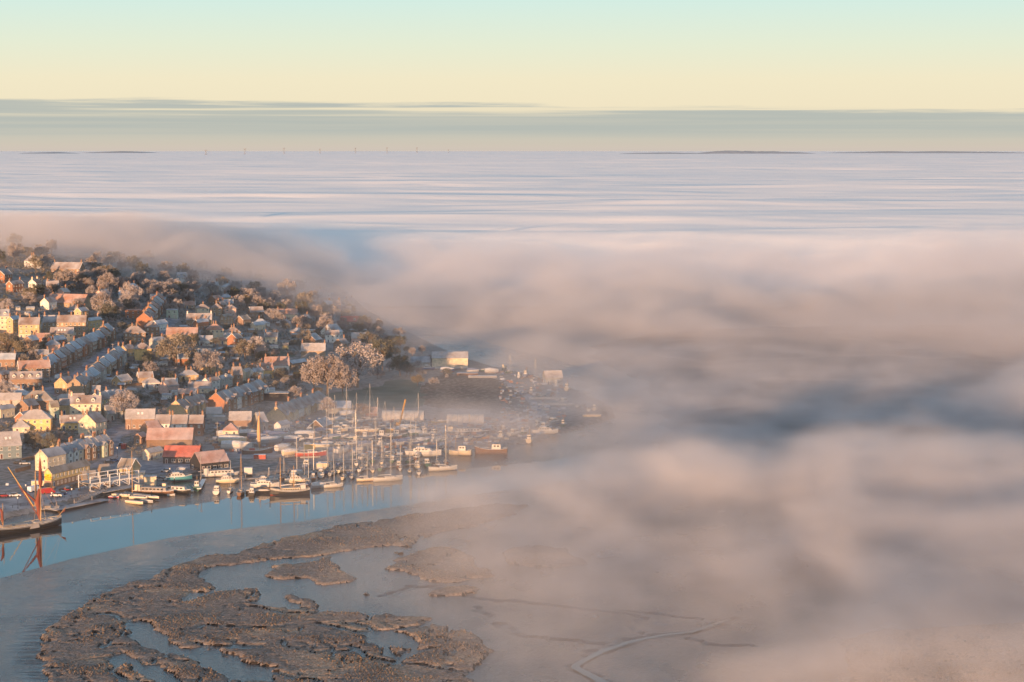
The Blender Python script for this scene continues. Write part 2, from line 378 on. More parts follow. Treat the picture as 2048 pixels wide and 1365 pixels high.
    prof = R(prof, .25, 1.25, 1.0, 0.0)
    wisp = M('MULTIPLY_ADD', R(mid, .33, .64, -.6, .65), R(sx.outputs[1], 800, 1050, 1.0, .4), 1.05)
    fine = noise(1 / 24.0, (1.0, .8, 1.6), (5, 77, 3), detail=4, dist=1.5)
    wisp = M('MULTIPLY', wisp, M('MULTIPLY_ADD', R(fine, .32, .66, -.55, .6), R(sx.outputs[1], 850, 1400, 1.0, .3), 1.0))
    dens = M('ADD', M('MULTIPLY', M('MULTIPLY', rho, prof), wisp), M('MULTIPLY', R(sx.outputs[2], 25.0, 62.0, 1.0, 0.0), 1.8e-4))
    L(M('MULTIPLY', dens, 100.0), vc.inputs['Density'])
    L(vc.outputs[0], sm.inputs[0]); L(sm.outputs[0], go.inputs[0])
    m = bpy.data.materials.new('fog_volume'); m.use_nodes = True
    nt = m.node_tree; nt.nodes.clear()
    oo = nt.nodes.new('ShaderNodeOutputMaterial'); pv = nt.nodes.new('ShaderNodeVolumePrincipled')
    pv.inputs['Color'].default_value = (.85, .83, .84, 1); pv.inputs['Density'].default_value = 0.01; pv.inputs['Anisotropy'].default_value = FOG_G
    nt.links.new(pv.outputs[0], oo.inputs['Volume'])
    sm.inputs['Material'].default_value = m
    me.materials.append(m)
    md = o.modifiers.new('fog', 'NODES'); md.node_group = g
    return o
FOG_G = 0.0
build_fog()
scn.cycles.volume_step_rate = 3.0

# the sea of fog farther off: a thick bank that nothing shows through
def fog_mat(name, colr=(.98, .955, .92)):  # fog itself is white; warm light is tinted into its colour
    m = bpy.data.materials.new(name); m.use_nodes = True
    b = m.node_tree.nodes['Principled BSDF']; b.inputs['Base Color'].default_value = colr + (1,); b.inputs['Roughness'].default_value = 1.0
    b.inputs['Specular IOR Level'].default_value = 0.0
    b.inputs['Sheen Weight'].default_value = .27; b.inputs['Sheen Roughness'].default_value = .8; b.inputs['Sheen Tint'].default_value = (1, .96, .9, 1)
    nt = m.node_tree; hs = None
    for sc, st, amp in ((1 / 700, (1, 1.8, 1), 17.0), (1 / 190, (1, 1.5, 1), 3.0)):
        tc = nt.nodes.new('ShaderNodeTexCoord'); mp = nt.nodes.new('ShaderNodeMapping'); mp.inputs['Scale'].default_value = st; nt.links.new(tc.outputs['Object'], mp.inputs[0])
        n = nt.nodes.new('ShaderNodeTexNoise'); nt.links.new(mp.outputs[0], n.inputs['Vector']); n.inputs['Scale'].default_value = sc; n.inputs['Detail'].default_value = 1.5; n.inputs['Distortion'].default_value = .8
        bu = nt.nodes.new('ShaderNodeBump'); bu.inputs['Distance'].default_value = amp; nt.links.new(n.outputs[0], bu.inputs['Height'])
        if hs: nt.links.new(hs, bu.inputs['Normal'])
        hs = bu.outputs[0]
    nt.links.new(hs, b.inputs['Normal'])
    return m
def build_fog_sea():
    n = 420; s = np.linspace(0, 1, n); Yl = 1650 * (115000 / 1650) ** s
    nx = 380; t = np.linspace(-1, 1, nx)
    Y = np.repeat(Yl[:, None], nx, 1); X = t[None, :] * (Y * .42 + 60)
    a = 0
    for k, (sx_, sy_, amp) in enumerate(((1500, 620, 13.0), (560, 250, 8.0), (230, 105, 4.0), (80, 42, 1.3))):
        fade = 1 / (1 + (Y / (sy_ * 45)) ** 2)
        a = a + amp * (fbm(X / sx_ + 3 * k + fbm(X / 700, Y / 700, 2, 40 + k), Y / sy_, 2, 30 + k) - .5) * 2 * fade
    Zf = 45 + a * .8 - 44 * (1 - sstep(1650, 2150, Y))
    me, _ = grid_mesh('fog_sea', X, Y, Zf, mats=[fog_mat('fog_bank_far')])
    o = obj('fog_sea', me)
    tag(o, 'sea of thick low fog stretching to the horizon', 'fog', kind='stuff')
build_fog_sea()
# ------------------------------------------------------------------ materials
def mat(name, base, rough=.8, spec=.3, nodes=None, metallic=0.0):
    m = bpy.data.materials.new(name); m.use_nodes = True
    b = m.node_tree.nodes['Principled BSDF']
    b.inputs['Base Color'].default_value = tuple(base) + (1,); b.inputs['Roughness'].default_value = rough
    b.inputs['Specular IOR Level'].default_value = spec; b.inputs['Metallic'].default_value = metallic
    if nodes: nodes(m.node_tree, b)
    return m
def nnoise(nt, scale, detail=4, stretch=None, rough=.55, coord='Object', off=None):
    tc = nt.nodes.new('ShaderNodeTexCoord'); v = tc.outputs[coord]
    if stretch or off:
        mp = nt.nodes.new('ShaderNodeMapping'); nt.links.new(v, mp.inputs[0]); v = mp.outputs[0]
        if stretch: mp.inputs['Scale'].default_value = stretch
        if off: mp.inputs['Location'].default_value = off
    n = nt.nodes.new('ShaderNodeTexNoise'); nt.links.new(v, n.inputs['Vector'])
    n.inputs['Scale'].default_value = scale; n.inputs['Detail'].default_value = detail; n.inputs['Roughness'].default_value = rough
    return n.outputs[0]
def nramp(nt, v, stops):
    r = nt.nodes.new('ShaderNodeValToRGB'); nt.links.new(v, r.inputs[0]); c = r.color_ramp
    while len(c.elements) < len(stops): c.elements.new(.5)
    for e, (p, q) in zip(c.elements, stops): e.position = p; e.color = tuple(q) + (1,)
    return r.outputs[0]
def nbump(nt, b, v, dist, strength=1.0):
    n = nt.nodes.new('ShaderNodeBump'); n.inputs['Distance'].default_value = dist; n.inputs['Strength'].default_value = strength
    nt.links.new(v, n.inputs['Height']); nt.links.new(n.outputs[0], b.inputs['Normal'])
def nmix(nt, f, a, b_):
    n = nt.nodes.new('ShaderNodeMix'); n.data_type = 'RGBA'
    if isinstance(f, float): n.inputs[0].default_value = f
    else: nt.links.new(f, n.inputs[0])
    for i, q in ((6, a), (7, b_)):
        if isinstance(q, tuple): n.inputs[i].default_value = q + (1,)
        else: nt.links.new(q, n.inputs[i])
    return n.outputs[2]

# ------------------------------------------------------------------ river
def water_nodes(nt, b):
    n1 = nnoise(nt, .35, 3, (1, .45, 1)); nbump(nt, b, n1, .018, .6)
M_WATER = mat('river_water', (.010, .022, .03), .03, .5, water_nodes)
M_WATER.node_tree.nodes['Principled BSDF'].inputs['IOR'].default_value = 1.45
me = mesh_from('river', [(-1500, 400, 0), (2500, 400, 0), (2500, 4000, 0), (-1500, 4000, 0)], [(0, 1, 2, 3)], [M_WATER])
tag(obj('river', me), 'calm blue tidal river winding past the town', 'river', kind='structure')
me = mesh_from('ground', [(-30000, -3000, -6), (30000, -3000, -6), (30000, 60000, -6), (-30000, 60000, -6)], [(0, 1, 2, 3)], [mat('wet_earth', (.08, .07, .06))])
tag(obj('ground', me), 'low wet ground under the fog', 'ground', kind='structure')

# ------------------------------------------------------------------ marsh side
def mud_nodes(nt, b):
    n = nnoise(nt, .07, 5, (1, .6, 1)); n2 = nnoise(nt, .9, 4, (1, 2.4, 1))
    c = nramp(nt, n, [(.35, (.026, .026, .029)), (.55, (.048, .046, .048)), (.7, (.036, .036, .04))])
    n3 = nnoise(nt, 1.1, 3, (.35, 2.6, 1), .7)
    c = nmix(nt, nramp(nt, n3, [(.60, (0, 0, 0)), (.70, (.5, .5, .5))]), c, (.30, .31, .33))  # pale streaks: highlights on the ripples painted into the mud colour
    nt.links.new(nmix(nt, .35, c, nramp(nt, n2, [(.4, (.03, .028, .028)), (.65, (.13, .125, .12))])), b.inputs['Base Color'])
    r = nt.nodes.new('ShaderNodeMapRange'); nt.links.new(n, r.inputs[0]); r.inputs[1].default_value = .35; r.inputs[2].default_value = .65; r.inputs[3].default_value = .08; r.inputs[4].default_value = .30
    nt.links.new(r.outputs[0], b.inputs['Roughness'])
    nbump(nt, b, n2, .22, .8)
M_MUD = mat('wet_mud', (.06, .055, .05), .3, .5, mud_nodes)
def marsh_nodes(nt, b):
    n = nnoise(nt, .05, 4); n2 = nnoise(nt, 1.3, 5, None, .7)
    c1 = nramp(nt, n2, [(.3, (.10, .08, .07)), (.5, (.24, .195, .165)), (.72, (.46, .40, .36))])
    c2 = nramp(nt, n2, [(.3, (.15, .11, .08)), (.5, (.36, .27, .20)), (.72, (.62, .50, .40))])
    nt.links.new(nmix(nt, nramp(nt, n, [(.5, (0, 0, 0)), (.62, (1, 1, 1))]), c1, c2), b.inputs['Base Color'])
    nbump(nt, b, n2, .25, .8)
M_MARSH = mat('frosted_marsh_turf', (.2, .15, .1), .95, .1, marsh_nodes)
M_PEAT = mat('peaty_bank', (.035, .027, .022), .8, .3)

def build_south(res=.8):
    # rows follow the view: finer near, coarser far
    Yl = [455.0]
    while Yl[-1] < 900: Yl.append(Yl[-1] + res * (Yl[-1] / 520) ** 1.6)
    Yl = np.array(Yl); xs = np.arange(-165, 330, res)
    X, Y = np.meshgrid(xs, Yl)
    db = sdist(X, Y, SOUTH)
    d, ck = marsh_fields(X, Y)
    dm = np.clip(-d, 0, 60)
    rip = (fbm(X / 2.2 + Y / 9, Y / 1.1, 3, 60) - .5)
    mudz = np.minimum(db * .035, .95) - .15 * sstep(12, 40, db) + np.sin(Y * 1.9 + 6 * fbm(X / 18, Y / 7, 2, 61)) * .13 * sstep(-150, -160, X * 1.0 + 0) * 0 + np.sin(Y * 1.7 + 9 * fbm(X / 14, Y / 6, 2, 61)) * .16 * sstep(9, 1, -d) * sstep(-95, -110, X) * (d < 0) + rip * .24 * sstep(0, 3, db) * (1 - sstep(25, 60, db) * .75) + (fbm(X / 30, Y / 30, 3, 70) - .5) * .22
    mudz = np.where(db < 0, np.clip(db * .12, -3, 0), np.maximum(mudz, .02)) - ck * .5
    me, _ = grid_mesh('mudflat', X, Y, mudz, keep=(db[:-1, :-1] > -6), mats=[M_MUD])
    tag(obj('mudflat', me), 'grey wet mudflat between the river and the marsh', 'mudflat', kind='structure')
    lump = fbm(X / 1.6, Y / 1.6, 3, 80); big = fbm(X / 11, Y / 11, 3, 90)
    marsh = .5 + .85 * sstep(-.1, 1.0, d) + (big - .5) * .35 + (lump - .5) * .18 * sstep(.2, 1.5, d) + (fbm(X / .95, Y / .95, 2, 84) - .5) * .34 * sstep(.2, 1.2, d)
    keep = (d[:-1, :-1] > -.15) & (db[:-1, :-1] > 2)
    z = np.where(d > .0, marsh, mudz - .25)
    me, used = grid_mesh('salt_marsh', X, Y, z, keep=keep, mats=[M_MARSH, M_PEAT])
    nz = np.empty(len(me.polygons) * 3); me.polygons.foreach_get('normal', nz); nz = nz.reshape(-1, 3)[:, 2]
    me.polygons.foreach_set('material_index', (nz < .78).astype(np.int32))
    tag(obj('salt_marsh', me), 'brown frosted salt marsh cut by creeks and pools', 'marsh', kind='structure')
    # grass tufts standing on the marsh
    yy = np.repeat(Y[:, 0], X.shape[1]); sel = (d > .8) & (db > 3)
    js, is_ = np.nonzero(sel)
    wgt = (520 / Y[js, is_]) ** 1.0; pick = rng.random(len(js)) < np.minimum(.75 * wgt * sstep(.40, .62, big[js, is_]) + .16, 1) 
    js, is_ = js[pick], is_[pick]; n = len(js)
    px = X[js, is_] + rng.uniform(-.4, .4, n); py = Y[js, is_] + rng.uniform(-.4, .4, n); pz = marsh[js, is_] - .1
    V = []; 
    for k in range(2):
        a = rng.uniform(0, math.pi, n); wd = rng.uniform(.10, .26, n); h = rng.uniform(.12, .40, n) * np.where(big[js, is_] > .55, 1.25, .85); lx = rng.uniform(-.15, .15, n)
        c, s = np.cos(a) * wd, np.sin(a) * wd
        V.append(np.stack([np.stack([px - c, py - s, pz], -1), np.stack([px + c, py + s, pz], -1), np.stack([px + c * .6 + lx, py + s * .6, pz + h], -1), np.stack([px - c * .8 + lx, py - s * .8, pz + h * .8], -1)], 1))
    V = np.concatenate(V).reshape(-1, 3); q = np.arange(len(V)).reshape(-1, 4)
    me = bpy.data.meshes.new('marsh_grass'); me.vertices.add(len(V)); me.vertices.foreach_set('co', V.ravel())
    me.loops.add(q.size); me.loops.foreach_set('vertex_index', q.ravel().astype(np.int32)); me.polygons.add(len(q))
    me.polygons.foreach_set('loop_start', np.arange(0, q.size, 4, dtype=np.int32)); me.polygons.foreach_set('loop_total', np.full(len(q), 4, dtype=np.int32))
    def gn(nt, b):
        n1 = nnoise(nt, .05, 4); n2 = nnoise(nt, 2.0, 2)
        a = nramp(nt, n2, [(.3, (.07, .055, .045)), (.7, (.20, .165, .14))]); c = nramp(nt, n2, [(.3, (.11, .08, .055)), (.7, (.30, .225, .165))])
        nt.links.new(nmix(nt, nramp(nt, n1, [(.5, (0, 0, 0)), (.62, (1, 1, 1))]), a, c), b.inputs['Base Color'])
    me.materials.append(mat('frosted_grass', (.3, .2, .1), .95, .1, gn)); me.update(calc_edges=True)
    tag(obj('marsh_grass', me), 'frosted tussocks of brown marsh grass', 'grass', kind='stuff')
    print('tufts', n, 'marsh', X.size)
build_south()
def creek(line, wd, z, label):
    V = []; Fc = []
    for i, (x, y) in enumerate(line):
        a = line[max(i - 1, 0)]; b = line[min(i + 1, len(line) - 1)]; dx, dy = b[0] - a[0], b[1] - a[1]; q = math.hypot(dx, dy); w_ = wd * (1 - .6 * i / len(line))
        V += [(x - dy / q * w_, y + dx / q * w_, z), (x + dy / q * w_, y - dx / q * w_, z)]
        if i: Fc.append((2 * i - 2, 2 * i - 1, 2 * i + 1, 2 * i))
    tag(obj('creek', mesh_from('creek', V, Fc, [M_WATER])), label, 'creek', kind='structure')
def fine(line, n=6): return [(a[0] + (b[0] - a[0]) * k / n, a[1] + (b[1] - a[1]) * k / n) for a, b in zip(line[:-1], line[1:]) for k in range(n)]
creek(fine(CREEKS[4][0]), 1.3, .98, 'pale water creek winding over the misty mud at the bottom right')

# ------------------------------------------------------------------ town side ground
def foreshore_nodes(nt, b): mud_nodes(nt, b)
def town_nodes(nt, b):
    n = nnoise(nt, .03, 5); n2 = nnoise(nt, .35, 4)
    c = nramp(nt, n, [(.35, (.12, .13, .125)), (.5, (.21, .205, .20)), (.66, (.32, .31, .31))])
    nt.links.new(nmix(nt, .5, c, nramp(nt, n2, [(.35, (.06, .07, .06)), (.65, (.38, .38, .39))])), b.inputs['Base Color'])
M_TOWN = mat('frosted_gardens', (.1, .1, .08), .95, .1, town_nodes)
M_QUAYWALL = mat('quay_wall_stone', (.07, .06, .055), .85)
def build_land():
    xs = np.arange(-560, 330, 2.0); Yl = [600.0]
    while Yl[-1] < 2160: Yl.append(Yl[-1] + 1.6 * (Yl[-1] / 700) ** 1.5)
    X, Y = np.meshgrid(xs, np.array(Yl)); Zl = land_z(X, Y)
    dl = sdist(X, Y, LANDL); dw = sdist(X, Y, LANDW)
    Zm = Zl + np.where((dl < .5) & (dw > 0), (fbm(X / 3, Y / 3, 3, 66) - .5) * .25, 0)
    k = ((dw[:-1, :-1] > -12) & (dl[:-1, :-1] < 3))
    me, _ = grid_mesh('foreshore_mud', X, Y, Zm - .02, keep=k, mats=[M_MUD])
    tag(obj('foreshore_mud', me), 'dark tidal mud below the quay and boatyard', 'mud', kind='structure')
    me, _ = grid_mesh('town_hillside', X, Y, Zl + .03, keep=dl[:-1, :-1] > -.4, mats=[M_TOWN])
    tag(obj('town_hillside', me), 'hillside of gardens and frosty ground rising from the waterfront', 'hillside', kind='structure')
build_land()

# low marsh and mud across the river bend, under the fog
FARM = flats([(1340, 925), (1318, 870), (1335, 810), (1290, 770), (1230, 738), (1180, 715), (1200, 690), (1300, 668), (1500, 655), (2600, 640), (2700, 900), (2100, 935), (1600, 940)])
def build_far_marsh():
    X, Y = np.meshgrid(np.arange(0, 620, 4.0), np.arange(780, 1560, 4.0))
    wx = X + 10 * (fbm(X / 20, Y / 20, 3, 5) - .5) * 2; wy = Y + 22 * (fbm(X / 24, Y / 30, 3, 9) - .5) * 2
    d = sdist(wx, wy, FARM)
    chan = np.abs(fbm(X / 90, Y / 130, 3, 33) - .5) * 90
    z = np.clip(d * .04, -1.5, .9) + .5 * sstep(10, 14, d) * sstep(2, 4, chan) - .3 * (1 - sstep(.5, 2, chan)) + (fbm(X / 9, Y / 9, 3, 4) - .5) * .3
    z = np.where(d > 2, np.maximum(z, .06), z)
    me, _ = grid_mesh('far_marsh', X, Y, z, keep=d[:-1, :-1] > -12, mats=[M_FARM])
    tag(obj('far_marsh', me), 'dark marsh across the river bend, seen through fog', 'marsh', kind='structure')
def farm_nodes(nt, b):
    n = nnoise(nt, .03, 5); nt.links.new(nramp(nt, n, [(.4, (.02, .028, .045)), (.6, (.045, .05, .065))]), b.inputs['Base Color'])
M_FARM = mat('dark_wet_marsh', (.03, .035, .055), .6, .35, farm_nodes)
build_far_marsh()
# ------------------------------------------------------------------ mesh builder
class MB:
    def __init__(s): s.V = []; s.F = []; s.M = []
    def add(s, V, Fc, m=0):
        n = len(s.V); s.V += [tuple(v) for v in V]; s.F += [tuple(i + n for i in f) for f in Fc]; s.M += [m] * len(Fc); return s
    def box(s, x0, x1, y0, y1, z0, z1, m=0):
        return s.add([(x0, y0, z0), (x1, y0, z0), (x1, y1, z0), (x0, y1, z0), (x0, y0, z1), (x1, y0, z1), (x1, y1, z1), (x0, y1, z1)],
                     [(0, 3, 2, 1), (4, 5, 6, 7), (0, 1, 5, 4), (1, 2, 6, 5), (2, 3, 7, 6), (3, 0, 4, 7)], m)
    def bar(s, a, b, r, r2=None, n=4, m=0):
        a = Vector(a); b = Vector(b); r2 = r if r2 is None else r2
        d = (b - a).normalized(); u = d.orthogonal().normalized(); v = d.cross(u)
        P = []
        for c, q in ((a, r), (b, r2)):
            for k in range(n):
                t = 2 * math.pi * (k + .5) / n; P.append(c + (u * math.cos(t) + v * math.sin(t)) * q)
        Fc = [(k, (k + 1) % n, n + (k + 1) % n, n + k) for k in range(n)] + [tuple(range(n))[::-1], tuple(range(n, 2 * n))]
        return s.add(P, Fc, m)
    def slab(s, P, thick, m=0):
        """a polygon given thickness along its normal"""
        P = [Vector(p) for p in P]; nrm = (P[1] - P[0]).cross(P[2] - P[0]).normalized() * thick; n = len(P)
        return s.add(P + [p + nrm for p in P], [tuple(range(n))[::-1], tuple(range(n, 2 * n))] + [(i, (i + 1) % n, n + (i + 1) % n, n + i) for i in range(n)], m)
    def rings(s, R, m=0, cap=True, close=True):
        """a loft through rings of equal length"""
        n = len(R[0]); V = [p for r in R for p in r]; Fc = []
        for j in range(len(R) - 1):
            for k in range(n if close else n - 1):
                a = j * n + k; b = j * n + (k + 1) % n; Fc.append((a, b, b + n, a + n))
        if cap: Fc += [tuple(range(n))[::-1], tuple(range((len(R) - 1) * n, len(R) * n))]
        return s.add(V, Fc, m)
    def mesh(s, name, mats, smooth=False): return mesh_from(name, s.V, s.F, mats, smooth, s.M)

def frosted(name, base, frost=.35, scale=.6, rough=.8, frostcol=(.62, .64, .68), spec=.3, bands=None):
    def f(nt, b):
        n = nnoise(nt, scale, 5, None, .65); n2 = nnoise(nt, .12, 2)
        a = nramp(nt, n, [(.3, tuple(c * .72 for c in base)), (.7, tuple(min(1, c * 1.2) for c in base))])
        w = nramp(nt, n2, [(.35, (0, 0, 0)), (.65, (frost,) * 3)])
        c = nmix(nt, w, a, frostcol)
        nt.links.new(c, b.inputs['Base Color'])
        if bands:
            wv = nt.nodes.new('ShaderNodeTexWave'); wv.inputs['Scale'].default_value = bands; wv.bands_direction = 'Z'
            tc = nt.nodes.new('ShaderNodeTexCoord'); nt.links.new(tc.outputs['Object'], wv.inputs[0]); nbump(nt, b, wv.outputs[1], .05, .6)
    return mat(name, base, rough, spec, f)
WALL = {'white': frosted('white_render', (.74, .72, .68), 0, .8), 'cream': frosted('cream_render', (.68, .58, .43), 0, .8), 'yellow': frosted('yellow_brick', (.55, .40, .23), 0, 1.2),
        'gold': frosted('yellow_render', (.74, .53, .24), 0, .8), 'brick': frosted('brown_brick', (.30, .20, .145), 0, 1.5), 'red': frosted('red_brick', (.38, .18, .11), 0, 1.5),
        'grey': frosted('grey_render', (.42, .42, .40), 0, .8), 'dark': frosted('black_weatherboard', (.035, .035, .04), 0, 1.5, bands=2.5), 'stock': frosted('stock_brick', (.36, .27, .19), 0, 1.5),
        'mint': frosted('pale_green_render', (.45, .52, .42), 0, .8), 'wood': frosted('brown_timber', (.2, .12, .07), .1, 1.5), 'pink': frosted('pale_pink_render', (.62, .42, .36), 0, 1),
        'teal': frosted('blue_green_paint', (.20, .26, .29), 0, 1)}
ROOF = {'slate': frosted('frosted_slate', (.26, .27, .30), .8, .7, .6, bands=3), 'brown': frosted('frosted_brown_tile', (.27, .20, .17), .65, .7, bands=3), 'terra': frosted('frosted_red_tile', (.42, .22, .15), .4, .7, bands=3),
        'pale': frosted('thick_frost_roof', (.42, .38, .36), .5, .7, bands=2), 'redtin': frosted('red_tin_roof', (.50, .13, .09), .12, .5, bands=2), 'pinktin': frosted('rusty_frosted_tin_roof', (.42, .25, .21), .4, .5),
        'moss': frosted('mossy_tile', (.22, .18, .14), .4, .7), 'blue': frosted('blue_frosted_roof', (.32, .38, .45), .85, .7), 'dark': frosted('dark_roof', (.07, .065, .07), .3, .7)}
M_FRAME = mat('white_frame', (.78, .77, .74), .6); M_GLASS = mat('window_glass', (.02, .025, .03), .08, .6); M_BRICKC = WALL['brick']; M_POT = mat('clay_pot', (.45, .2, .12))
M_DOOR = mat('dark_door', (.12, .05, .04), .5); M_BLUEDOOR = mat('blue_door', (.05, .09, .16), .5); M_WHITEP = mat('white_paint', (.8, .79, .76), .5); M_STEEL = mat('grey_steel', (.35, .36, .38), .45, .5)
M_BLACK = mat('black_paint', (.012, .012, .014), .4); M_CURTAIN = mat('buff_curtain', (.45, .40, .32), .8)  # curtain: an opaque buff pane in place of glass
_mc = {}
def cached(key, f):
    if key not in _mc: _mc[key] = f()
    return _mc[key]

def window_mesh(w, h, style=0):
    def f():
        m = MB(); t = .09
        m.box(-w / 2, w / 2, -.07, .02, 0, t); m.box(-w / 2, w / 2, -.07, .02, h - t, h)
        m.box(-w / 2, -w / 2 + t, -.07, .02, t, h - t); m.box(w / 2 - t, w / 2, -.07, .02, t, h - t)
        m.box(-.04, .04, -.06, .02, t, h - t); m.box(-w / 2 - .06, w / 2 + .06, -.14, .02, -.08, 0)
        m.add([(-w / 2 + t, -.02, t), (w / 2 - t, -.02, t), (w / 2 - t, -.02, h - t), (-w / 2 + t, -.02, h - t)], [(0, 1, 2, 3)], 1)
        return m.mesh('window', [M_FRAME, M_CURTAIN if style == 2 else M_GLASS])
    return cached(('win', round(w, 1), round(h, 1), style), f)
def door_mesh(style=0):
    def f():
        m = MB(); m.box(-.55, .55, -.05, .03, 0, 2.15, 0); m.box(-.42, .42, -.09, -.05, .05, 2.0, 1); return m.mesh('door', [M_FRAME, (M_DOOR, M_BLUEDOOR)[style]])
    return cached(('door', style), f)
def chimney(parent, x, y, z, h=1.6, wall='brick', sz=.75, pots=2):
    def f(): return MB().box(-sz / 2, sz / 2, -.42, .42, -1.2, h).box(-sz / 2 - .08, sz / 2 + .08, -.5, .5, h, h + .18).mesh('chimney', [WALL[wall]])
    c = obj('chimney', cached(('chim', round(h, 1), wall, sz), f), parent, (x, y, z))
    def g():
        m = MB()
        for k in range(pots): m.bar((0, -.25 + .5 * k, 0), (0, -.25 + .5 * k, .55), .14, .11, 6)
        return m.mesh('chimney_pot', [M_POT])
    obj('chimney_pot', cached(('pot', pots), g), c, (0, 0, h + .18)); return c

RK = random.Random(5)
FOOT = []         # footprints already taken (x, y, radius)
MARKS = []        # landmarks the labels of small things refer to: (px, py, phrase)
def project(x, y, z):
    c, s = math.cos(PITCH), math.sin(PITCH); dz = z - CH
    fw = y * c - dz * s; up = y * s + dz * c
    return 1024 + F * x / fw, 682.5 - F * up / fw
def build_house(x, y, z, w, d, fl, rz, wall, roof, style='gable', name='house', label=None, group=None, chims=(-1, 1), dormers=0, pitch=.42, doors=1, wall2=None, fh=2.7,
                barge=False, skyl=0, wins=True, chimwall='brick', dormwall=None, winstyle=0, mark=None, win_w=1.0, cat='house', parapet=False, lean=0):
    h = fl * fh; root = obj(name, None, None, (x, y, z), rz)
    if chims and cat != 'house': chims = ()
    tag(root, label, cat, group)
    d2 = d / 2; w2 = w / 2; rh = pitch * d if style != 'flat' else .25; ov = .3
    m = MB(); zb = -2.0
    if style == 'gable':
        m.add([(-w2, -d2, zb), (w2, -d2, zb), (w2, d2, zb), (-w2, d2, zb), (-w2, -d2, h), (w2, -d2, h), (w2, d2, h), (-w2, d2, h), (-w2, 0, h + rh), (w2, 0, h + rh)],
              [(0, 1, 5, 4), (1, 2, 6, 9, 5), (2, 3, 7, 6), (3, 0, 4, 8, 7)])
    else: m.box(-w2, w2, -d2, d2, zb, h)
    obj('wall', cached(('wall', style, round(w, 1), round(d, 1), round(h, 1), wall, round(pitch, 2)), lambda: m.mesh('wall', [WALL[wall]])), root)
    if wall2:      # a ground floor of another colour, own render or painted shade, standing 3 mm proud
        obj('ground_floor_render_or_shade', MB().box(-w2 - .03, w2 + .03, -d2 - .03, d2 + .03, zb, fh * .95).mesh('ground_floor_render_or_shade', [WALL[wall2]]), root)
    r = MB(); e = h - ov * (rh / d2) if style == 'gable' else h
    if style == 'gable':
        o2 = w2 + .22; t = .16
        for sg in (-1, 1):
            P = [(-o2, sg * (d2 + ov), e), (o2, sg * (d2 + ov), e), (o2, 0, h + rh), (-o2, 0, h + rh)]
            if sg == 1: P = P[::-1]
            r.slab(P, t)
    elif style == 'hip':
        o2 = w2 + ov; q2 = d2 + ov; rl = max(w2 - d2, .05); T = h + rh
        r.add([(-o2, -q2, h), (o2, -q2, h), (o2, q2, h), (-o2, q2, h), (-rl, 0, T), (rl, 0, T), (-o2, -q2, h - .15), (o2, -q2, h - .15), (o2, q2, h - .15), (-o2, q2, h - .15)],
              [(0, 1, 5, 4), (1, 2, 5), (2, 3, 4, 5), (3, 0, 4), (6, 7, 1, 0), (7, 8, 2, 1), (8, 9, 3, 2), (9, 6, 0, 3), (9, 8, 7, 6)])
    else: r.box(-w2 - .2, w2 + .2, -d2 - .2, d2 + .2, h, h + .25)
    ro = obj('roof', cached(('roof', style, round(w, 1), round(d, 1), round(h, 1), roof, round(pitch, 2)), lambda: r.mesh('roof', [ROOF[roof]])), root)
    if barge and style == 'gable':
        for sx in (-1, 1):
            b = MB()
            for sg in (-1, 1): b.bar((sx * (w2 + .28), sg * (d2 + ov), e + .05), (sx * (w2 + .28), 0, h + rh + .12), .17)
            obj('bargeboard', b.mesh('bargeboard', [M_WHITEP]), root)
    if style == 'gable' or style == 'hip':
        rl = w2 if style == 'gable' else max(w2 - d2, .3)
        for c in chims: chimney(root, c * (rl - .5), 0, h + rh, RK.uniform(1.1, 1.7), chimwall)
    if skyl:
        sl = math.atan2(rh, d2)
        for k in range(skyl):
            s = obj('skylight', cached('skyl', lambda: MB().box(-.45, .45, -.65, .65, 0, .08).mesh('skylight', [M_WHITEP])), ro, ((k - (skyl - 1) / 2) * 1.7, -d2 * .5, h + rh * .5 + .22)); s.rotation_euler = (sl, 0, 0)
    for k in range(dormers):
        dx = (k - (dormers - 1) / 2) * (w / max(dormers, 1.6)); zd = h + rh * .18; yd = -d2 * .82
        def f():
            q = MB(); L = d2 * .62
            q.add([(-.75, 0, 0), (.75, 0, 0), (.75, 0, 1.3), (0, 0, 1.95), (-.75, 0, 1.3), (-.75, L, 0), (.75, L, 0), (.75, L, 1.3), (0, L, 1.95), (-.75, L, 1.3)], [(0, 1, 2, 3, 4), (1, 6, 7, 2), (5, 0, 4, 9)], 0)
            q.slab([(-.95, -.15, 1.15), (0, -.15, 2.0), (0, L, 2.0), (-.95, L, 1.15)][::-1], .09, 1); q.slab([(.95, -.15, 1.15), (.95, L, 1.15), (0, L, 2.0), (0, -.15, 2.0)][::-1], .09, 1)
            return q.mesh('dormer', [WALL[dormwall or 'white'], ROOF[roof]])
        dm = obj('dormer', cached(('dorm', round(d2, 1), dormwall, roof), f), ro, (dx, yd, zd))
        obj('window', window_mesh(.9, 1.0, winstyle), dm, (0, -.02, .2))
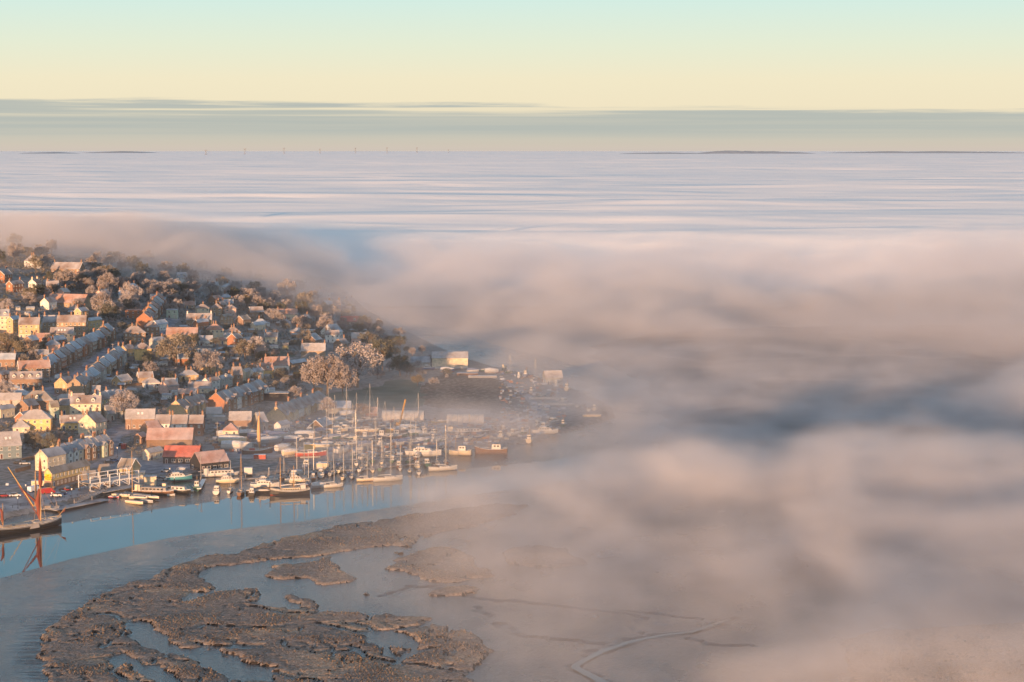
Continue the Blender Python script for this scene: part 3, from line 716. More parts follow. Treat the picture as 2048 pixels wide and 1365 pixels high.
    if wins:
        for side, (L, off) in enumerate(((w, d2), (d, w2), (w, d2), (d, w2))):
            ang = (0, math.pi / 2, math.pi, -math.pi / 2)[side]; a = rz + ang
            if -math.cos(a) > .25 : continue                  # faces away from everything in view
            n = int((L - 1.0) / (2.3 if name != 'terraced_house' else 1.9)); 
            if side in (1, 3): n = min(n, 2)
            if name == 'terraced_house' and side in (1, 3): continue
            if n < 1: continue
            for k in range(n):
                for fz in range(int(fl + .01)):
                    if side in (1, 3) and RK.random() < .3: continue
                    u = (k - (n - 1) / 2) * (L / n)
                    px_, py_ = u * math.cos(ang) + off * math.sin(ang), u * math.sin(ang) - off * math.cos(ang)
                    if side == 0 and fz == 0 and k < doors: 
                        obj('door', door_mesh(RK.randint(0, 1)), root, (px_, py_ - (.04 if wall2 else 0), 0), ang); continue
                    out = .04 if wall2 else .0
                    obj('window', window_mesh(win_w, 1.25, 2 if RK.random() < .25 else 0), root, (px_ + math.sin(ang) * out, py_ - math.cos(ang) * out, fz * fh + .85), ang)
    FOOT.append((x, y, math.hypot(w, d) / 2 * .85))
    if mark: MARKS.append(project(x, y, z + h * .5) + (mark,))
    return root
def H(label, x0, x1, yb, dm, fl, rot, wall, roof, style='gable', **k):
    """a building whose facade spans photograph columns x0..x1 with its foot on row yb; DM is its other dimension in metres"""
    px = (x0 + x1) / 2; gx, gy, gz = ground(px, yb); ext = (x1 - x0) * gy / F; r = math.radians(rot); c, s = abs(math.cos(r)), abs(math.sin(r))
    if c >= s: d = dm; w = max((ext - dm * s) / c, 3.5)
    else: w = dm; d = max((ext - dm * c) / s, 3.5)
    gy += (d * c + w * s) / 2; gx = (px - 1024) / F * gy
    z = min(Z(gx + a * ext * .4, gy + b * 2) for a in (-1, 1) for b in (-1, 1))
    z = max(z, gz - .2)
    if label: k.setdefault('name', 'house')
    return build_house(gx, gy, z, w, d, fl, r, wall, roof, style, label=label, **k)
def terrace(n, p0, p1, fl, rot, wall, roof, where, d=8.0, group=None, walls=None, side=1, **k):
    """a row of N terraced houses from pixel p0 to p1 (feet of the walls); ordinals count from the nearest end"""
    a = Vector(ground(*p0)); b = Vector(ground(*p1)); step = (b - a) / n; wd = math.hypot(step.x, step.y)
    rz = math.atan2(step.y, step.x) if rot is None else math.radians(rot)
    if side < 0: rz += math.pi
    O = 'first second third fourth fifth sixth seventh eighth ninth tenth eleventh twelfth thirteenth fourteenth'.split()
    for i in range(n):
        c = a + step * (i + .5); z = Z(c.x, c.y)
        wl = walls[i % len(walls)] if walls else wall; z += RK.uniform(-.25, .25); g_ = Vector((math.sin(rz), -math.cos(rz), 0))
        hs = build_house(c.x, c.y, z, wd - .004, d, fl, rz, wl, roof if isinstance(roof, str) else roof[i % len(roof)], 'gable', name='terraced_house',
                    label='%s house from the near end of %s' % (O[i], where), group=group, chims=(1,) if i % 2 else (-1,), **k)
        hh = fl * 2.7; rr = .42 * d
        pw = MB().slab([(wd / 2 - .2, -d / 2 - .1, hh - .1), (wd / 2 - .2, d / 2 + .1, hh - .1), (wd / 2 - .2, 0, hh + rr + .42)], .35); obj('party_wall', cached(('pw', round(wd, 1), d, fl, i % 3), lambda: pw.mesh('party_wall', [WALL[('brick', 'cream', 'brick')[i % 3]]])), hs)
        if i % 3 != 2:
            gb = MB(); q = wd * .36; gb.add([(-q, -d / 2 - .9, -1), (q, -d / 2 - .9, -1), (q, -d / 2 - .9, hh * .96), (0, -d / 2 - .9, hh + 1.1), (-q, -d / 2 - .9, hh * .96), (-q, -d / 2, -1), (q, -d / 2, -1), (q, -d / 2, hh * .96), (0, -d / 2 + 2, hh + 1.1), (-q, -d / 2, hh * .96)], [(0, 1, 2, 3, 4), (1, 6, 7, 2), (5, 0, 4, 9)])
            by = obj('bay', cached(('bay', round(wd, 1), d, fl, wl), lambda: gb.mesh('bay', [WALL[wl]])), hs)
            rb = MB(); rb.slab([(-q - .2, -d / 2 - 1.1, hh * .92), (0, -d / 2 - 1.1, hh + 1.15), (0, -d / 2 + 2.2, hh + 1.15), (-q - .2, -d / 2, hh * .92)][::-1], .12).slab([(q + .2, -d / 2 - 1.1, hh * .92), (q + .2, -d / 2, hh * .92), (0, -d / 2 + 2.2, hh + 1.15), (0, -d / 2 - 1.1, hh + 1.15)][::-1], .12)
            obj('bay_roof', cached(('bayr', round(wd, 1), d, fl, i % 2), lambda: rb.mesh('bay_roof', [ROOF[('slate', 'brown')[i % 2]]])), by)
            for fz in range(int(fl)): obj('window', window_mesh(1.2, 1.5), by, (0, -d / 2 - .92, fz * 2.7 + .7))
# ------------------------------------------------------------------ the town, from the far top left down to the quay
H('white hipped house high on the misty hillside, above the red gables', 47, 83, 537, 9, 2, 10, 'white', 'pale', 'hip', mark='the white hipped house on the hilltop')
H('orange brick gable cut by the left edge of the photograph', -12, 20, 566, 10, 2, 75, 'red', 'brown', barge=True)
H('tall red brick gable house with shaded lower wall at the far left', 14, 42, 586, 12, 2, 68, 'red', 'brown', barge=True, mark='the tall red brick gable at the far left')
H('slim white gable house with red bargeboards and cream chimney', 57, 79, 583, 9, 2, 80, 'white', 'terra', barge=True, chimwall='cream')
H('low brown roofed bungalow with two lit windows behind the hill trees', 84, 114, 577, 7, 1, 8, 'stock', 'brown')
H('long brown roofed house with a white edged gable, half hidden by hill trees', 103, 168, 553, 10, 2, -12, 'brick', 'brown', barge=True, mark='the long house in the hill trees')
H('small orange brick gable with white bargeboards below the hill trees', 155, 178, 572, 8, 1, 80, 'red', 'terra', barge=True)
H('small white villa with two gables alone in the misty trees', 350, 373, 569, 8, 2, 15, 'white', 'slate', chims=(), dormers=2)
H('broad terracotta roofed school with arched gable window, above the yellow flats', 92, 180, 617, 12, 1.3, -14, 'stock', 'terra', mark='the terracotta roofed school', cat='school', name='school_building')
H('cream three storey terrace with dormers at the left edge', -30, 17, 660, 9, 3, 8, 'cream', 'slate', dormers=3, barge=False, mark='the cream terrace at the left edge')
H('golden townhouse gable beside the cream three storey terrace', 13, 34, 668, 10, 3, 78, 'yellow', 'blue', barge=True)
H('three storey yellow brick flats with white balcony windows', 34, 78, 677, 9, 3, 6, 'yellow', 'brown', chims=(-1, 0, 1), wall2='cream', mark='the yellow brick flats')
H('three storey flats with skylights, yellow left half, right end shaded', 84, 171, 672, 9, 3, 4, 'stock', 'brown', chims=(-1, -.3, .3, 1), mark='the long three storey flats')
H('gold gable with bright blue frosted roof at the right end of the flats', 171, 196, 664, 12, 2.5, 64, 'yellow', 'blue', barge=True, mark='the gold gable with the blue roof')
H('small gold gable peeping over the long flats', 148, 172, 640, 9, 2, 72, 'yellow', 'blue', barge=True)
H('cream block with two big skylights behind the dark red gable', 97, 145, 686, 8, 2, 5, 'cream', 'brown', skyl=3, chims=())
H('dark red gable with a blue slate slope in front of the long flats', 92, 126, 700, 11, 2, 62, 'red', 'blue', chims=())
H('terracotta and blue roofed house with a white edged front gable', 28, 96, 757, 8, 2, 20, 'brick', 'terra', barge=True, mark='the house with the white edged front gable')
H('brick house with a row of four white dormer windows', 12, 80, 776, 8, 1.6, 12, 'brick', 'brown', dormers=4, chims=(), mark='the brick house with four dormers')
H('small slate roofed gable at the left edge below the dormer house', -14, 12, 772, 8, 2, 70, 'brick', 'brown')
H('brown hipped farmhouse roof over a brick wall with three white windows', 36, 104, 822, 10, 1.8, 4, 'brick', 'moss', 'hip', dormers=1, mark='the brown hipped brick farmhouse')
H('long low pale blue cottage with frosted roof at the left edge', -20, 37, 816, 7, 1.4, 5, 'grey', 'pale', chims=())
H('cream end wall cottage by the left edge, below the pale blue one', -14, 18, 838, 9, 1.6, 60, 'cream', 'slate')
H('narrow pale green house squeezed between the farmhouse and a gold wing', 89, 112, 838, 6, 2, 25, 'mint', 'moss', 'gable', chims=())
H('small gold wing attached left of the twin chimney house', 112, 134, 830, 6, 1.7, 6, 'yellow', 'brown', chims=())
H('cream three storey house with tall end chimneys and two dormers', 133, 198, 843, 8, 3, 8, 'cream', 'brown', dormers=2, chimwall='cream', wall2='mint', mark='the twin chimney house', pitch=.4)  # green lower storey is painted shade on the cream wall
H('low slate roofed outbuilding to the right of the twin chimney house', 196, 222, 842, 8, 1.2, 40, 'grey', 'slate', chims=())
H('bright yellow two storey house under a frosted hipped roof', 30, 97, 864, 9, 2, 8, 'gold', 'pale', 'hip', mark='the bright yellow hipped house')
H('small hipped annexe in front of the bright yellow house', 15, 54, 868, 7, 1, 12, 'cream', 'pale', 'hip', chims=())
H('gold walled cottage with a wide frosted brown roof', 111, 164, 862, 7, 1.3, 14, 'gold', 'brown', skyl=2, barge=True)
H('cream gable with dark timber bands above the white extension', 151, 204, 872, 9, 2, 70, 'cream', 'brown', mark='the timber banded gable')
H('white flat roofed extension under the timber banded gable', 154, 184, 886, 4, 1, 8, 'white', 'slate', 'flat')
H('wide pale barn roof with twin skylights and glazed front at the left edge', -30, 38, 920, 12, 2, 24, 'teal', 'pale', skyl=2, chims=(), mark='the glass fronted barn')
H('small golden square house between dark bushes', 71, 103, 897, 6, 1.6, 12, 'gold', 'pale', 'hip', mark='the small golden square house')
H('big white gabled house lit gold, behind the red sailed barge', 64, 119, 944, 11, 2.2, 62, 'cream', 'slate', chims=(1,), mark='the big white gabled house')
terrace(8, (118, 930), (212, 908), 2, None, 'brick', 'slate', 'the cottage terrace behind the waterside inn', 7.5, 'cottages in the terrace behind the inn', ['white', 'white', 'cream', 'brick', 'brick', 'brick', 'mint', 'brick'])
MARKS.append((165, 905, 'the cottage terrace'))

# the steep brick terrace that climbs the hill, and the gabled rows beside it
terrace(13, (84, 752), (216, 676), 2, None, 'brick', ['slate', 'blue', 'slate', 'brown'], 'the long brick terrace climbing the hill', 8.5, 'brick terrace climbing the hill', ['brick', 'brick', 'red', 'brick'])
MARKS.append((150, 715, 'the long brick terrace'))
terrace(8, (150, 795), (238, 722), 2, None, 'brick', ['brown', 'slate', 'blue'], 'the shorter terrace right of the long one', 8, 'second terrace on the hill', ['stock', 'brick', 'brick', 'grey'])
MARKS.append((200, 760, 'the shorter terrace'))
H('house with a lit triangular gable and shaded wall at the foot of the shorter terrace', 105, 143, 790, 8, 2, 72, 'yellow', 'brown', wall2='brick', barge=False)  # brick lower storey is painted shade below the lit gable
H('brown roofed house with one skylight beside the lit triangular gable', 145, 172, 788, 7, 2, 12, 'stock', 'brown', skyl=1)
H('small pale conservatory shed behind the twin chimney house', 178, 196, 790, 4, 1, 6, 'white', 'pale', chims=())
terrace(7, (288, 658), (318, 612), 2, None, 'red', ['terra', 'brown', 'pale'], 'the terracotta terrace running uphill in the centre left', 9, 'terracotta terrace running uphill', ['red', 'brick'], )
MARKS.append((300, 635, 'the terracotta terrace'))
H('square orange brick block beside the terracotta terrace', 250, 284, 638, 8, 2, -4, 'red', 'terra', 'flat')
H('cream twin gabled house at the very top of the terracotta terrace', 296, 325, 612, 8, 1.6, 20, 'cream', 'pale', barge=True, chims=())
H('green grey two storey house with slate roof right of the blue roofs', 331, 354, 637, 8, 2, 4, 'mint', 'slate', 'flat')
H('white gable with bright blue frosted roof below the terracotta terrace', 300, 331, 663, 11, 1.6, 66, 'white', 'blue', barge=True, chims=())
H('brick villa with hipped roof and tall red chimney, left of its pair', 241, 290, 684, 9, 2, 14, 'brick', 'brown', 'hip', mark='the left hipped brick villa')
H('brick villa with hipped roof and white bay windows, right of its pair', 284, 318, 672, 9, 2, 14, 'brick', 'brown', 'hip')
H('blazing gold square house with hipped roof and white side windows', 262, 301, 722, 8, 2.5, 16, 'gold', 'brown', 'hip', mark='the blazing gold house', wins=False)
H('brick gable wing against the blazing gold house', 236, 264, 714, 8, 1.6, 66, 'yellow', 'brown')
H('tiny gold gable standing alone in the dark trees', 309, 323, 715, 5, 1, 80, 'gold', 'dark', chims=())
H('long terracotta roofed terrace house beside the big round tree', 330, 394, 684, 9, 1.7, 4, 'stock', 'terra', mark='the long terracotta house')
H('dark slate roofed house between the gold house and the long terracotta house', 296, 326, 700, 9, 2, 55, 'grey', 'slate')
H('broad brown house with white chimney at the upper edge of the centre trees', 370, 423, 654, 9, 1.7, 6, 'stock', 'brown', chimwall='white', mark='the broad brown house')
H('orange brick gable with an arched window and blue roof side', 386, 413, 660, 11, 1.8, 62, 'red', 'blue', barge=True)
H('cream house under a red hipped roof with two brick chimneys', 408, 446, 677, 8, 2, 10, 'cream', 'terra', 'hip', mark='the cream house with the red hipped roof')
H('low white lean-to attached right of the cream hipped house', 444, 462, 680, 4, 1, 8, 'white', 'pale', chims=())
H('tiny lit summer house below the cream hipped house', 432, 452, 689, 4, 1, 10, 'cream', 'terra', 'hip', chims=())
H('white bungalow cluster with blue shadows left of the lit summer house', 394, 424, 692, 6, 1.3, 8, 'white', 'slate', chims=())
H('long low white outbuilding with many windows among gardens', 392, 420, 706, 3, 1, 4, 'white', 'dark', 'flat')
H('dark gabled house half hidden behind the red hipped roof', 440, 462, 650, 9, 2, 58, 'stock', 'moss', chims=())
H('shaded timber gable in the trees right of the red hipped roof', 470, 498, 652, 9, 1.5, 66, 'brick', 'moss', barge=True, chims=())
H('pale roofed chalet at the tree line above the cream gable', 494, 526, 636, 8, 1.5, 20, 'brick', 'brown', barge=True, chims=())
H('small cream gable with sloping blue roof in the centre trees', 500, 528, 662, 10, 1.4, 56, 'cream', 'blue', barge=True, chims=(), mark='the small cream gable in the trees')
H('terracotta roofed house with white gablet in misty trees', 552, 594, 640, 8, 1.5, 4, 'cream', 'terra', mark='the terracotta house in the misty trees')
H('long low glass fronted bungalow glowing yellow', 577, 628, 669, 7, 1, -4, 'cream', 'pale', 'flat', mark='the glowing low bungalow')
H('steep black and white gable with frosted bargeboards', 604, 640, 692, 10, 1.4, 74, 'brick', 'slate', barge=True, mark='the steep black and white gable')
H('white double gabled house facing the fog', 640, 684, 677, 9, 1.5, 56, 'white', 'slate', barge=True, chims=(), mark='the white double gabled house')
H('bright red roofed cottage with two white dormers at the fog edge', 680, 718, 651, 8, 1.1, 4, 'brick', 'redtin', dormers=2, chims=(-1,), mark='the bright red roofed cottage')
H('small pale hipped lodge left of the bright red roof', 664, 680, 650, 5, 1, 4, 'grey', 'pale', 'hip', chims=())
H('tall misty cream house front behind the red roofed cottage', 690, 702, 634, 5, 2.2, 4, 'cream', 'brown', chims=())
H('small pale gable left of the hipped lodge', 650, 660, 643, 6, 1.3, 70, 'cream', 'brown', chims=())
H('low blue frosted roof shed below the bright red roof', 699, 733, 668, 7, 1, -3, 'grey', 'blue', 'flat')
H('pinkish block with frosted roof beside the dark fir', 701, 734, 688, 8, 1.4, 3, 'pink', 'pale', chims=())
H('large hall with a pale frosted roof and shaded brown lower wing', 600, 650, 718, 10, 1.8, 3, 'stock', 'pale', mark='the large pale roofed hall')
H('brown hipped wing in front of the large pale roofed hall', 598, 646, 728, 9, 1.0, 10, 'brick', 'moss', 'hip', chims=())
H('long slate slope running down from the large pale hall', 578, 604, 742, 14, 1.6, 60, 'brick', 'blue', chims=())
H('terracotta barn conversion with half hipped roof', 524, 578, 748, 10, 1.8, 10, 'white', 'terra', mark='the terracotta barn')
H('golden fronted cottage with orange tiled roof and dormer', 514, 546, 757, 9, 1.7, 18, 'gold', 'terra', dormers=1, mark='the golden fronted cottage')
H('pale gabled semi with frosted roof, left of the golden cottage', 482, 503, 764, 10, 2, 66, 'cream', 'pale', barge=True)
H('shaded twin of the pale gabled semi, nearest the golden cottage', 499, 518, 764, 10, 2, 66, 'white', 'slate', barge=True)
H('brown roofed house in the gable row, second from the pale semi', 456, 484, 770, 9, 2, 20, 'brick', 'brown')
H('white gable with bright sunlit edge above the brick flats', 405, 432, 784, 10, 2, 62, 'white', 'brown', barge=True, mark='the sunlit white gable')
H('terracotta roofed bungalow behind the sunlit white gable', 372, 420, 787, 7, 1, 6, 'cream', 'brown', mark='the terracotta bungalow')
H('shaded slate house between the white gable and the brown one', 432, 458, 778, 9, 2, 60, 'grey', 'slate', dormers=1)
H('small yellow garden hut on the frosty green plot', 562, 575, 699, 3, 1, 5, 'gold', 'moss', chims=(), wins=False, name='garden_hut', cat='hut')
H('long brown garage block behind the gold gabled terrace', 352, 389, 800, 5, 1.2, 3, 'brick', 'brown', chims=(), wins=False, name='garage', cat='garage')
H('black flat roofed pavilion with one pale panel', 520, 575, 803, 8, 1.5, 3, 'dark', 'pale', 'flat', wins=False, mark='the black flat roofed pavilion', name='pavilion', cat='pavilion')
terrace(8, (432, 824), (520, 796), 2, None, 'brick', ['brown', 'slate'], 'the brick terrace above the boatyard', 9, 'brick terrace above the boatyard', ['red', 'brick', 'white', 'brick', 'red'])
MARKS.append((480, 805, 'the boatyard terrace'))
H('yellow rendered stair tower of the boatyard terrace', 455, 467, 820, 5, 2, 20, 'gold', 'brown', chims=())
terrace(6, (352, 838), (398, 822), 1.7, None, 'stock', 'brown', 'the low gold gabled terrace', 9, 'low terrace with gold gable', ['yellow', 'stock'])
MARKS.append((360, 822, 'the gold gabled terrace'))
terrace(7, (552, 846), (638, 812), 1.5, None, 'stock', 'brown', 'the honey coloured terrace behind the masts', 9, 'honey coloured terrace', ['yellow', 'cream', 'white', 'cream'])
MARKS.append((585, 825, 'the honey coloured terrace'))
H('brown brick works with frosted roof and paired white windows', 245, 306, 860, 9, 1.8, 5, 'brick', 'pale', skyl=2, chims=(), mark='the brown brick works')
H('white cottage at the left of the long row below the gold gabled terrace', 306, 337, 872, 8, 2, 2, 'white', 'brown', chims=(1,), mark='the long cottage row')
H('pale blue cottage in the middle of the long row', 337, 371, 872, 8, 2, 2, 'white', 'brown', chims=(-1,))
H('red brick cottage at the right of the long row', 371, 403, 872, 8, 2, 2, 'red', 'brown', chims=(1,))
H('pink roofed store behind the long brown barn', 272, 320, 878, 9, 1.2, 40, 'brick', 'pinktin', chims=(), wins=False, cat='store', name='store_shed')
H('long brown barn with ribbed frosted roof', 288, 382, 896, 10, 1.3, 3, 'wood', 'pinktin', chims=(), wins=False, cat='barn', name='barn', mark='the long brown barn')
H('tiny brick gable with an arched white window', 264, 284, 890, 6, 1.2, 76, 'brick', 'pinktin', chims=())
H('little cream cottage with a frosted gable roof by the car park', 285, 312, 922, 9, 1.2, 62, 'cream', 'pale', chims=(), mark='the little cream cottage')
H('black shed with a long red tin roof and white framed windows', 322, 396, 928, 9, 1.15, -3, 'dark', 'redtin', chims=(), win_w=1.6, cat='shed', name='boat_shed', mark='the red tin roof')
H('black weatherboard shed under a pink frosted tin roof', 373, 452, 947, 9, 1.3, 36, 'dark', 'pinktin', chims=(), cat='shed', name='boat_shed', win_w=1.5, mark='the pink tin roof')
H('white hipped cottage standing square in the boatyard', 441, 473, 886, 7, 2, 3, 'cream', 'pinktin', 'hip', chims=(), mark='the white hipped boatyard cottage')
H('brown roofed boatyard house with one lit white dormer', 453, 500, 862, 8, 1.8, 5, 'brick', 'pale', chims=(), skyl=0, mark='the boatyard house')
H('small white gable house on its own behind the boats', 548, 572, 868, 8, 1.4, 66, 'white', 'slate', chims=(), mark='the small white gable behind the boats')
H('open grey timber shed with a shallow frosted gable', 617, 660, 868, 12, 1.2, 74, 'wood', 'slate', chims=(), wins=False, barge=True, name='boat_shed', cat='shed', mark='the open grey shed')
H('large cream metal warehouse glowing in the mist by the meadow', 863, 936, 736, 14, 2.1, 1, 'cream', 'pale', chims=(), wins=False, pitch=.22, name='warehouse', cat='warehouse', mark='the cream warehouse')
H('low pale boathouse on the misty headland', 1086, 1126, 770, 8, 1.5, 10, 'grey', 'pale', chims=(), name='boathouse', cat='boathouse', mark='the headland boathouse')
H('small brown workshop left of the cream warehouse', 820, 860, 735, 7, 1.1, 5, 'grey', 'slate', chims=(), wins=False)
H('long low sail loft beside the honey coloured terrace', 642, 700, 828, 7, 1.1, 2, 'grey', 'blue', chims=(), wins=False, name='sail_loft', cat='workshop')
H('low red hut behind the tallest yacht mast', 722, 752, 838, 6, 1, 2, 'red', 'terra', chims=(), wins=False, name='hut', cat='hut')
H('grey roofed store among the laid up boats below the boatyard house', 500, 530, 862, 9, 1.5, 35, 'grey', 'slate', chims=())
H('shaded slate house above the brown brick works', 214, 246, 838, 9, 1.4, 40, 'grey', 'slate')
H('pale garden building left of the black pavilion', 408, 440, 838, 6, 1, 4, 'grey', 'pale', chims=(), wins=False)
H('pale shed between the boatyard terrace and the boatyard house', 420, 446, 846, 5, 1, 4, 'grey', 'pale', 'flat', wins=False, name='shed', cat='shed')

# the inn on the quay
inn = H('waterside inn with yellow signboard gable and long frosted roof', 104, 146, 975, 24, 2, 66, 'gold', 'moss', mark='the waterside inn', name='inn', cat='inn', chims=(-1, 0), pitch=.55)
for nm, q in (('brick_ground_floor', MB()),):
    bb = [c for c in inn.children if c.name.startswith('wall')][0].data
    W2 = max(v.co.x for v in bb.vertices); D2 = max(v.co.y for v in bb.vertices)
    obj(nm, q.box(-W2 - .04, W2 + .04, -D2 - .04, D2 + .04, -1.5, 2.5).mesh(nm, [WALL['brick']]), inn)
sgn = obj('signboard', MB().box(-.06, .06, -D2 * .8, D2 * .8, 0, 2.3).mesh('signboard', [mat('yellow_sign_paint', (.85, .50, .02), .6)]), inn, (-W2 - .1, 0, 2.75))
def lettering(parent, txt, size, loc, rot, m, name='lettering'):
    c = bpy.data.curves.new(name, 'FONT'); c.body = txt; c.size = size; c.align_x = 'CENTER'; c.align_y = 'CENTER'; c.extrude = .01; c.materials.append(m)
    t = bpy.data.objects.new('t', c); col.objects.link(t); dg = bpy.context.evaluated_depsgraph_get(); me = bpy.data.meshes.new_from_object(t.evaluated_get(dg)); me.name = name; bpy.data.objects.remove(t)
    o = bpy.data.objects.new(name, me); col.objects.link(o); o.parent = parent; o.location = loc; o.rotation_euler = rot; return o
for t, sz, zz in (('THE', .55, 1.85), ('QUEENS HEAD', .8, 1.15), ('MALDON', .55, .42)):
    lettering(sgn, t, sz, (-.09, 0, zz), (math.radians(90), 0, math.radians(-90)), M_BLACK)
H('low glazed dining room along the front of the inn', 150, 186, 972, 6, 1, 22, 'stock', 'moss', chims=())
H('second glazed gable of the inn, nearer the white pier', 186, 214, 958, 6, 1, 28, 'stock', 'moss', chims=())
H('cream timber clubhouse with a round gable clock beside the pier', 228, 270, 956, 8, 1.3, -20, 'yellow', 'moss', chims=(), barge=True, mark='the cream clubhouse')
H('low golden kiosk with one dark window at the pier head', 278, 306, 968, 4, 1, 8, 'cream', 'pale', 'flat', wins=False, name='kiosk', cat='kiosk')
H('cream flat roofed cabin joining the clubhouse and the kiosk', 262, 282, 960, 4, 1.0, 6, 'cream', 'pale', 'flat', wins=False, name='cabin', cat='cabin')

# lesser houses among the gardens; their labels come later
HOUSES = []
HR = random.Random(31)
def lesser(n, box, fls=(1, 1.5, 2)):
    got = 0
    for _ in range(n * 30):
        if got >= n: break
        px = HR.uniform(box[0], box[2]); py = HR.uniform(box[1], box[3]); x, y, z = ground(px, py)
        if z < 2.6 or y > 1600 or any((x - fx) ** 2 + (y - fy) ** 2 < (fr + 5.5) ** 2 for fx, fy, fr in FOOT): continue
        wl = HR.choice(['cream', 'white', 'brick', 'stock', 'yellow', 'red', 'pink']); rf = HR.choice(['brown', 'brown', 'slate', 'blue', 'terra', 'pale']); st = HR.choice(['gable', 'gable', 'hip'])
        w_ = HR.uniform(6.5, 9.5); r = build_house(x, y, Z(x, y), w_, HR.uniform(5.5, 7), HR.choice(fls), math.radians(HR.choice([5, 12, 60, 70, 20])), wl, rf, st, barge=HR.random() < .3, chims=HR.choice([(1,), (-1,), (-1, 1)]))
        HOUSES.append((r, wl, rf, st)); got += 1
lesser(14, (430, 620, 700, 720)); lesser(9, (80, 585, 260, 640)); lesser(9, (220, 700, 420, 800)); lesser(6, (0, 680, 110, 740)); lesser(8, (20, 790, 240, 870)); lesser(6, (320, 600, 470, 650)); lesser(6, (250, 560, 500, 610)); lesser(5, (580, 590, 720, 640))

# two arched boat shelters
def boat_tunnel(x0, x1, yb, label, mark):
    gx, gy, gz = ground((x0 + x1) / 2, yb); w = (x1 - x0) * gy / F; R = 4.2
    root = obj('boat_shelter', None, None, (gx, gy + R, gz)); tag(root, label, 'boat shelter', 'arched boat shelters')
    n = max(int(w / 2.2), 3)
    for k in range(n):
        a, b = -w / 2 + k * w / n + .04, -w / 2 + (k + 1) * w / n - .04; pr = []
        for t in np.linspace(0, math.pi, 9): pr.append((R * math.cos(t), 1.8 + R * .72 * math.sin(t)))
        pr = [(R, 0)] + pr + [(-R, 0)]
        m = MB(); m.rings([[(a, p[0], p[1]) for p in pr], [(b, p[0], p[1]) for p in pr]], cap=False, close=False)
        obj('cover_panel', m.mesh('cover_panel', [M_TARP], True), root)
        h = MB(); 
        for i in range(len(pr) - 1): h.bar((b + .04, pr[i][0], pr[i][1]), (b + .04, pr[i + 1][0], pr[i + 1][1]), .1)
        obj('hoop', h.mesh('hoop', [M_STEEL]), root)
    e = MB()
    for sx in (-1, 1): e.add([(sx * (w / 2 - .1), p[0] * .97, p[1]) for p in pr], [tuple(range(len(pr)))], 0)
    obj('end_sheet', e.mesh('end_sheet', [WALL['grey']]), root)
    FOOT.append((gx, gy + R, w / 2)); MARKS.append(((x0 + x1) / 2, yb - 10, mark))
M_TARP = frosted('cream_tarpaulin', (.62, .56, .48), .2, .5)
boat_tunnel(763, 848, 844, 'cream arched boat shelter behind the tall masts, with the crane at its side', 'the left arched shelter')
boat_tunnel(893, 968, 852, 'cream arched boat shelter nearer the headland, above a row of barges', 'the right arched shelter')
# ------------------------------------------------------------------ trees, bushes, roads
def twig_mat(name, lo, hi_, frost):
    def f(nt, b):
        oi = nt.nodes.new('ShaderNodeObjectInfo'); n = nnoise(nt, .55, 3)
        a = nramp(nt, n, [(.3, lo), (.7, hi_)])
        mr = nt.nodes.new('ShaderNodeMapRange'); nt.links.new(oi.outputs['Random'], mr.inputs[0]); mr.inputs[3].default_value = frost * .15; mr.inputs[4].default_value = frost
        nt.links.new(nmix(nt, mr.outputs[0], a, (.58, .54, .55)), b.inputs['Base Color'])
    return mat(name, lo, .95, .1, f)
M_TWIG = twig_mat('frosted_twigs', (.20, .175, .17), (.38, .335, .325), .6)
M_OLIVE = twig_mat('olive_twigs', (.12, .105, .07), (.26, .225, .15), .3)
M_EVER = twig_mat('evergreen_needles', (.03, .045, .032), (.08, .10, .07), .25)
M_BARK = mat('bark', (.16, .12, .09), .9)
TR = random.Random(21)
def crown_mesh(kind, v):
    def f():
        r = np.random.default_rng(100 + v * 7 + len(kind)); P = []
        if kind == 'conifer': K = 46
        elif kind == 'bush': K = 16
        elif kind == 'poplar': K = 34
        else: K = 74
        for k in range(K):
            if kind == 'conifer': t = r.random(); R = (1 - t) * .34 + .03; a = r.uniform(0, 6.28); c = (R * math.cos(a), R * math.sin(a), .12 + .86 * t); s = .10
            elif kind == 'poplar': t = r.random(); R = .13 * math.sin(math.pi * (.12 + .8 * t)) ; a = r.uniform(0, 6.28); c = (R * math.cos(a), R * math.sin(a), .12 + .84 * t); s = .09
            elif kind == 'bush': a = r.uniform(0, 6.28); q = math.sqrt(r.random()) * .45; c = (q * math.cos(a), q * math.sin(a), .3 + .45 * r.random() * (1 - q)); s = .2
            else:
                a = r.uniform(0, 6.28); el = math.asin(r.uniform(-.62, 1)); q = r.uniform(.35, 1.0) ** .7; w = .47 if kind == 'round' else .34
                c = (q * w * math.cos(a) * math.cos(el), q * w * math.sin(a) * math.cos(el), .54 + q * .40 * math.sin(el)); s = .095
            n = 62 if kind != 'bush' else 40
            g = r.normal(size=(n, 3)); g /= np.linalg.norm(g, axis=1)[:, None] + 1e-6; g *= (r.random((n, 1)) ** .45) * s * r.uniform(.7, 1.3)
            P.append(np.array(c) + g)
        P = np.concatenate(P); n = len(P)
        u = r.normal(size=(n, 3)); u /= np.linalg.norm(u, axis=1)[:, None]; w_ = np.cross(u, r.normal(size=(n, 3))); w_ /= np.linalg.norm(w_, axis=1)[:, None] + 1e-9
        sz = r.uniform(.009, .024, (n, 1)) * (1.5 if kind == 'bush' else 1); V = np.stack([P - u * sz * 1.3, P + w_ * sz * .55, P + u * sz * 1.3, P - w_ * sz * .55], 1).reshape(-1, 3)
        return [tuple(x) for x in V], [(4 * i, 4 * i + 1, 4 * i + 2, 4 * i + 3) for i in range(n)]
    def g(m):
        V, Fc = cached(('crownVF', kind, v), f); return mesh_from('crown', V, Fc, [m])
    return g
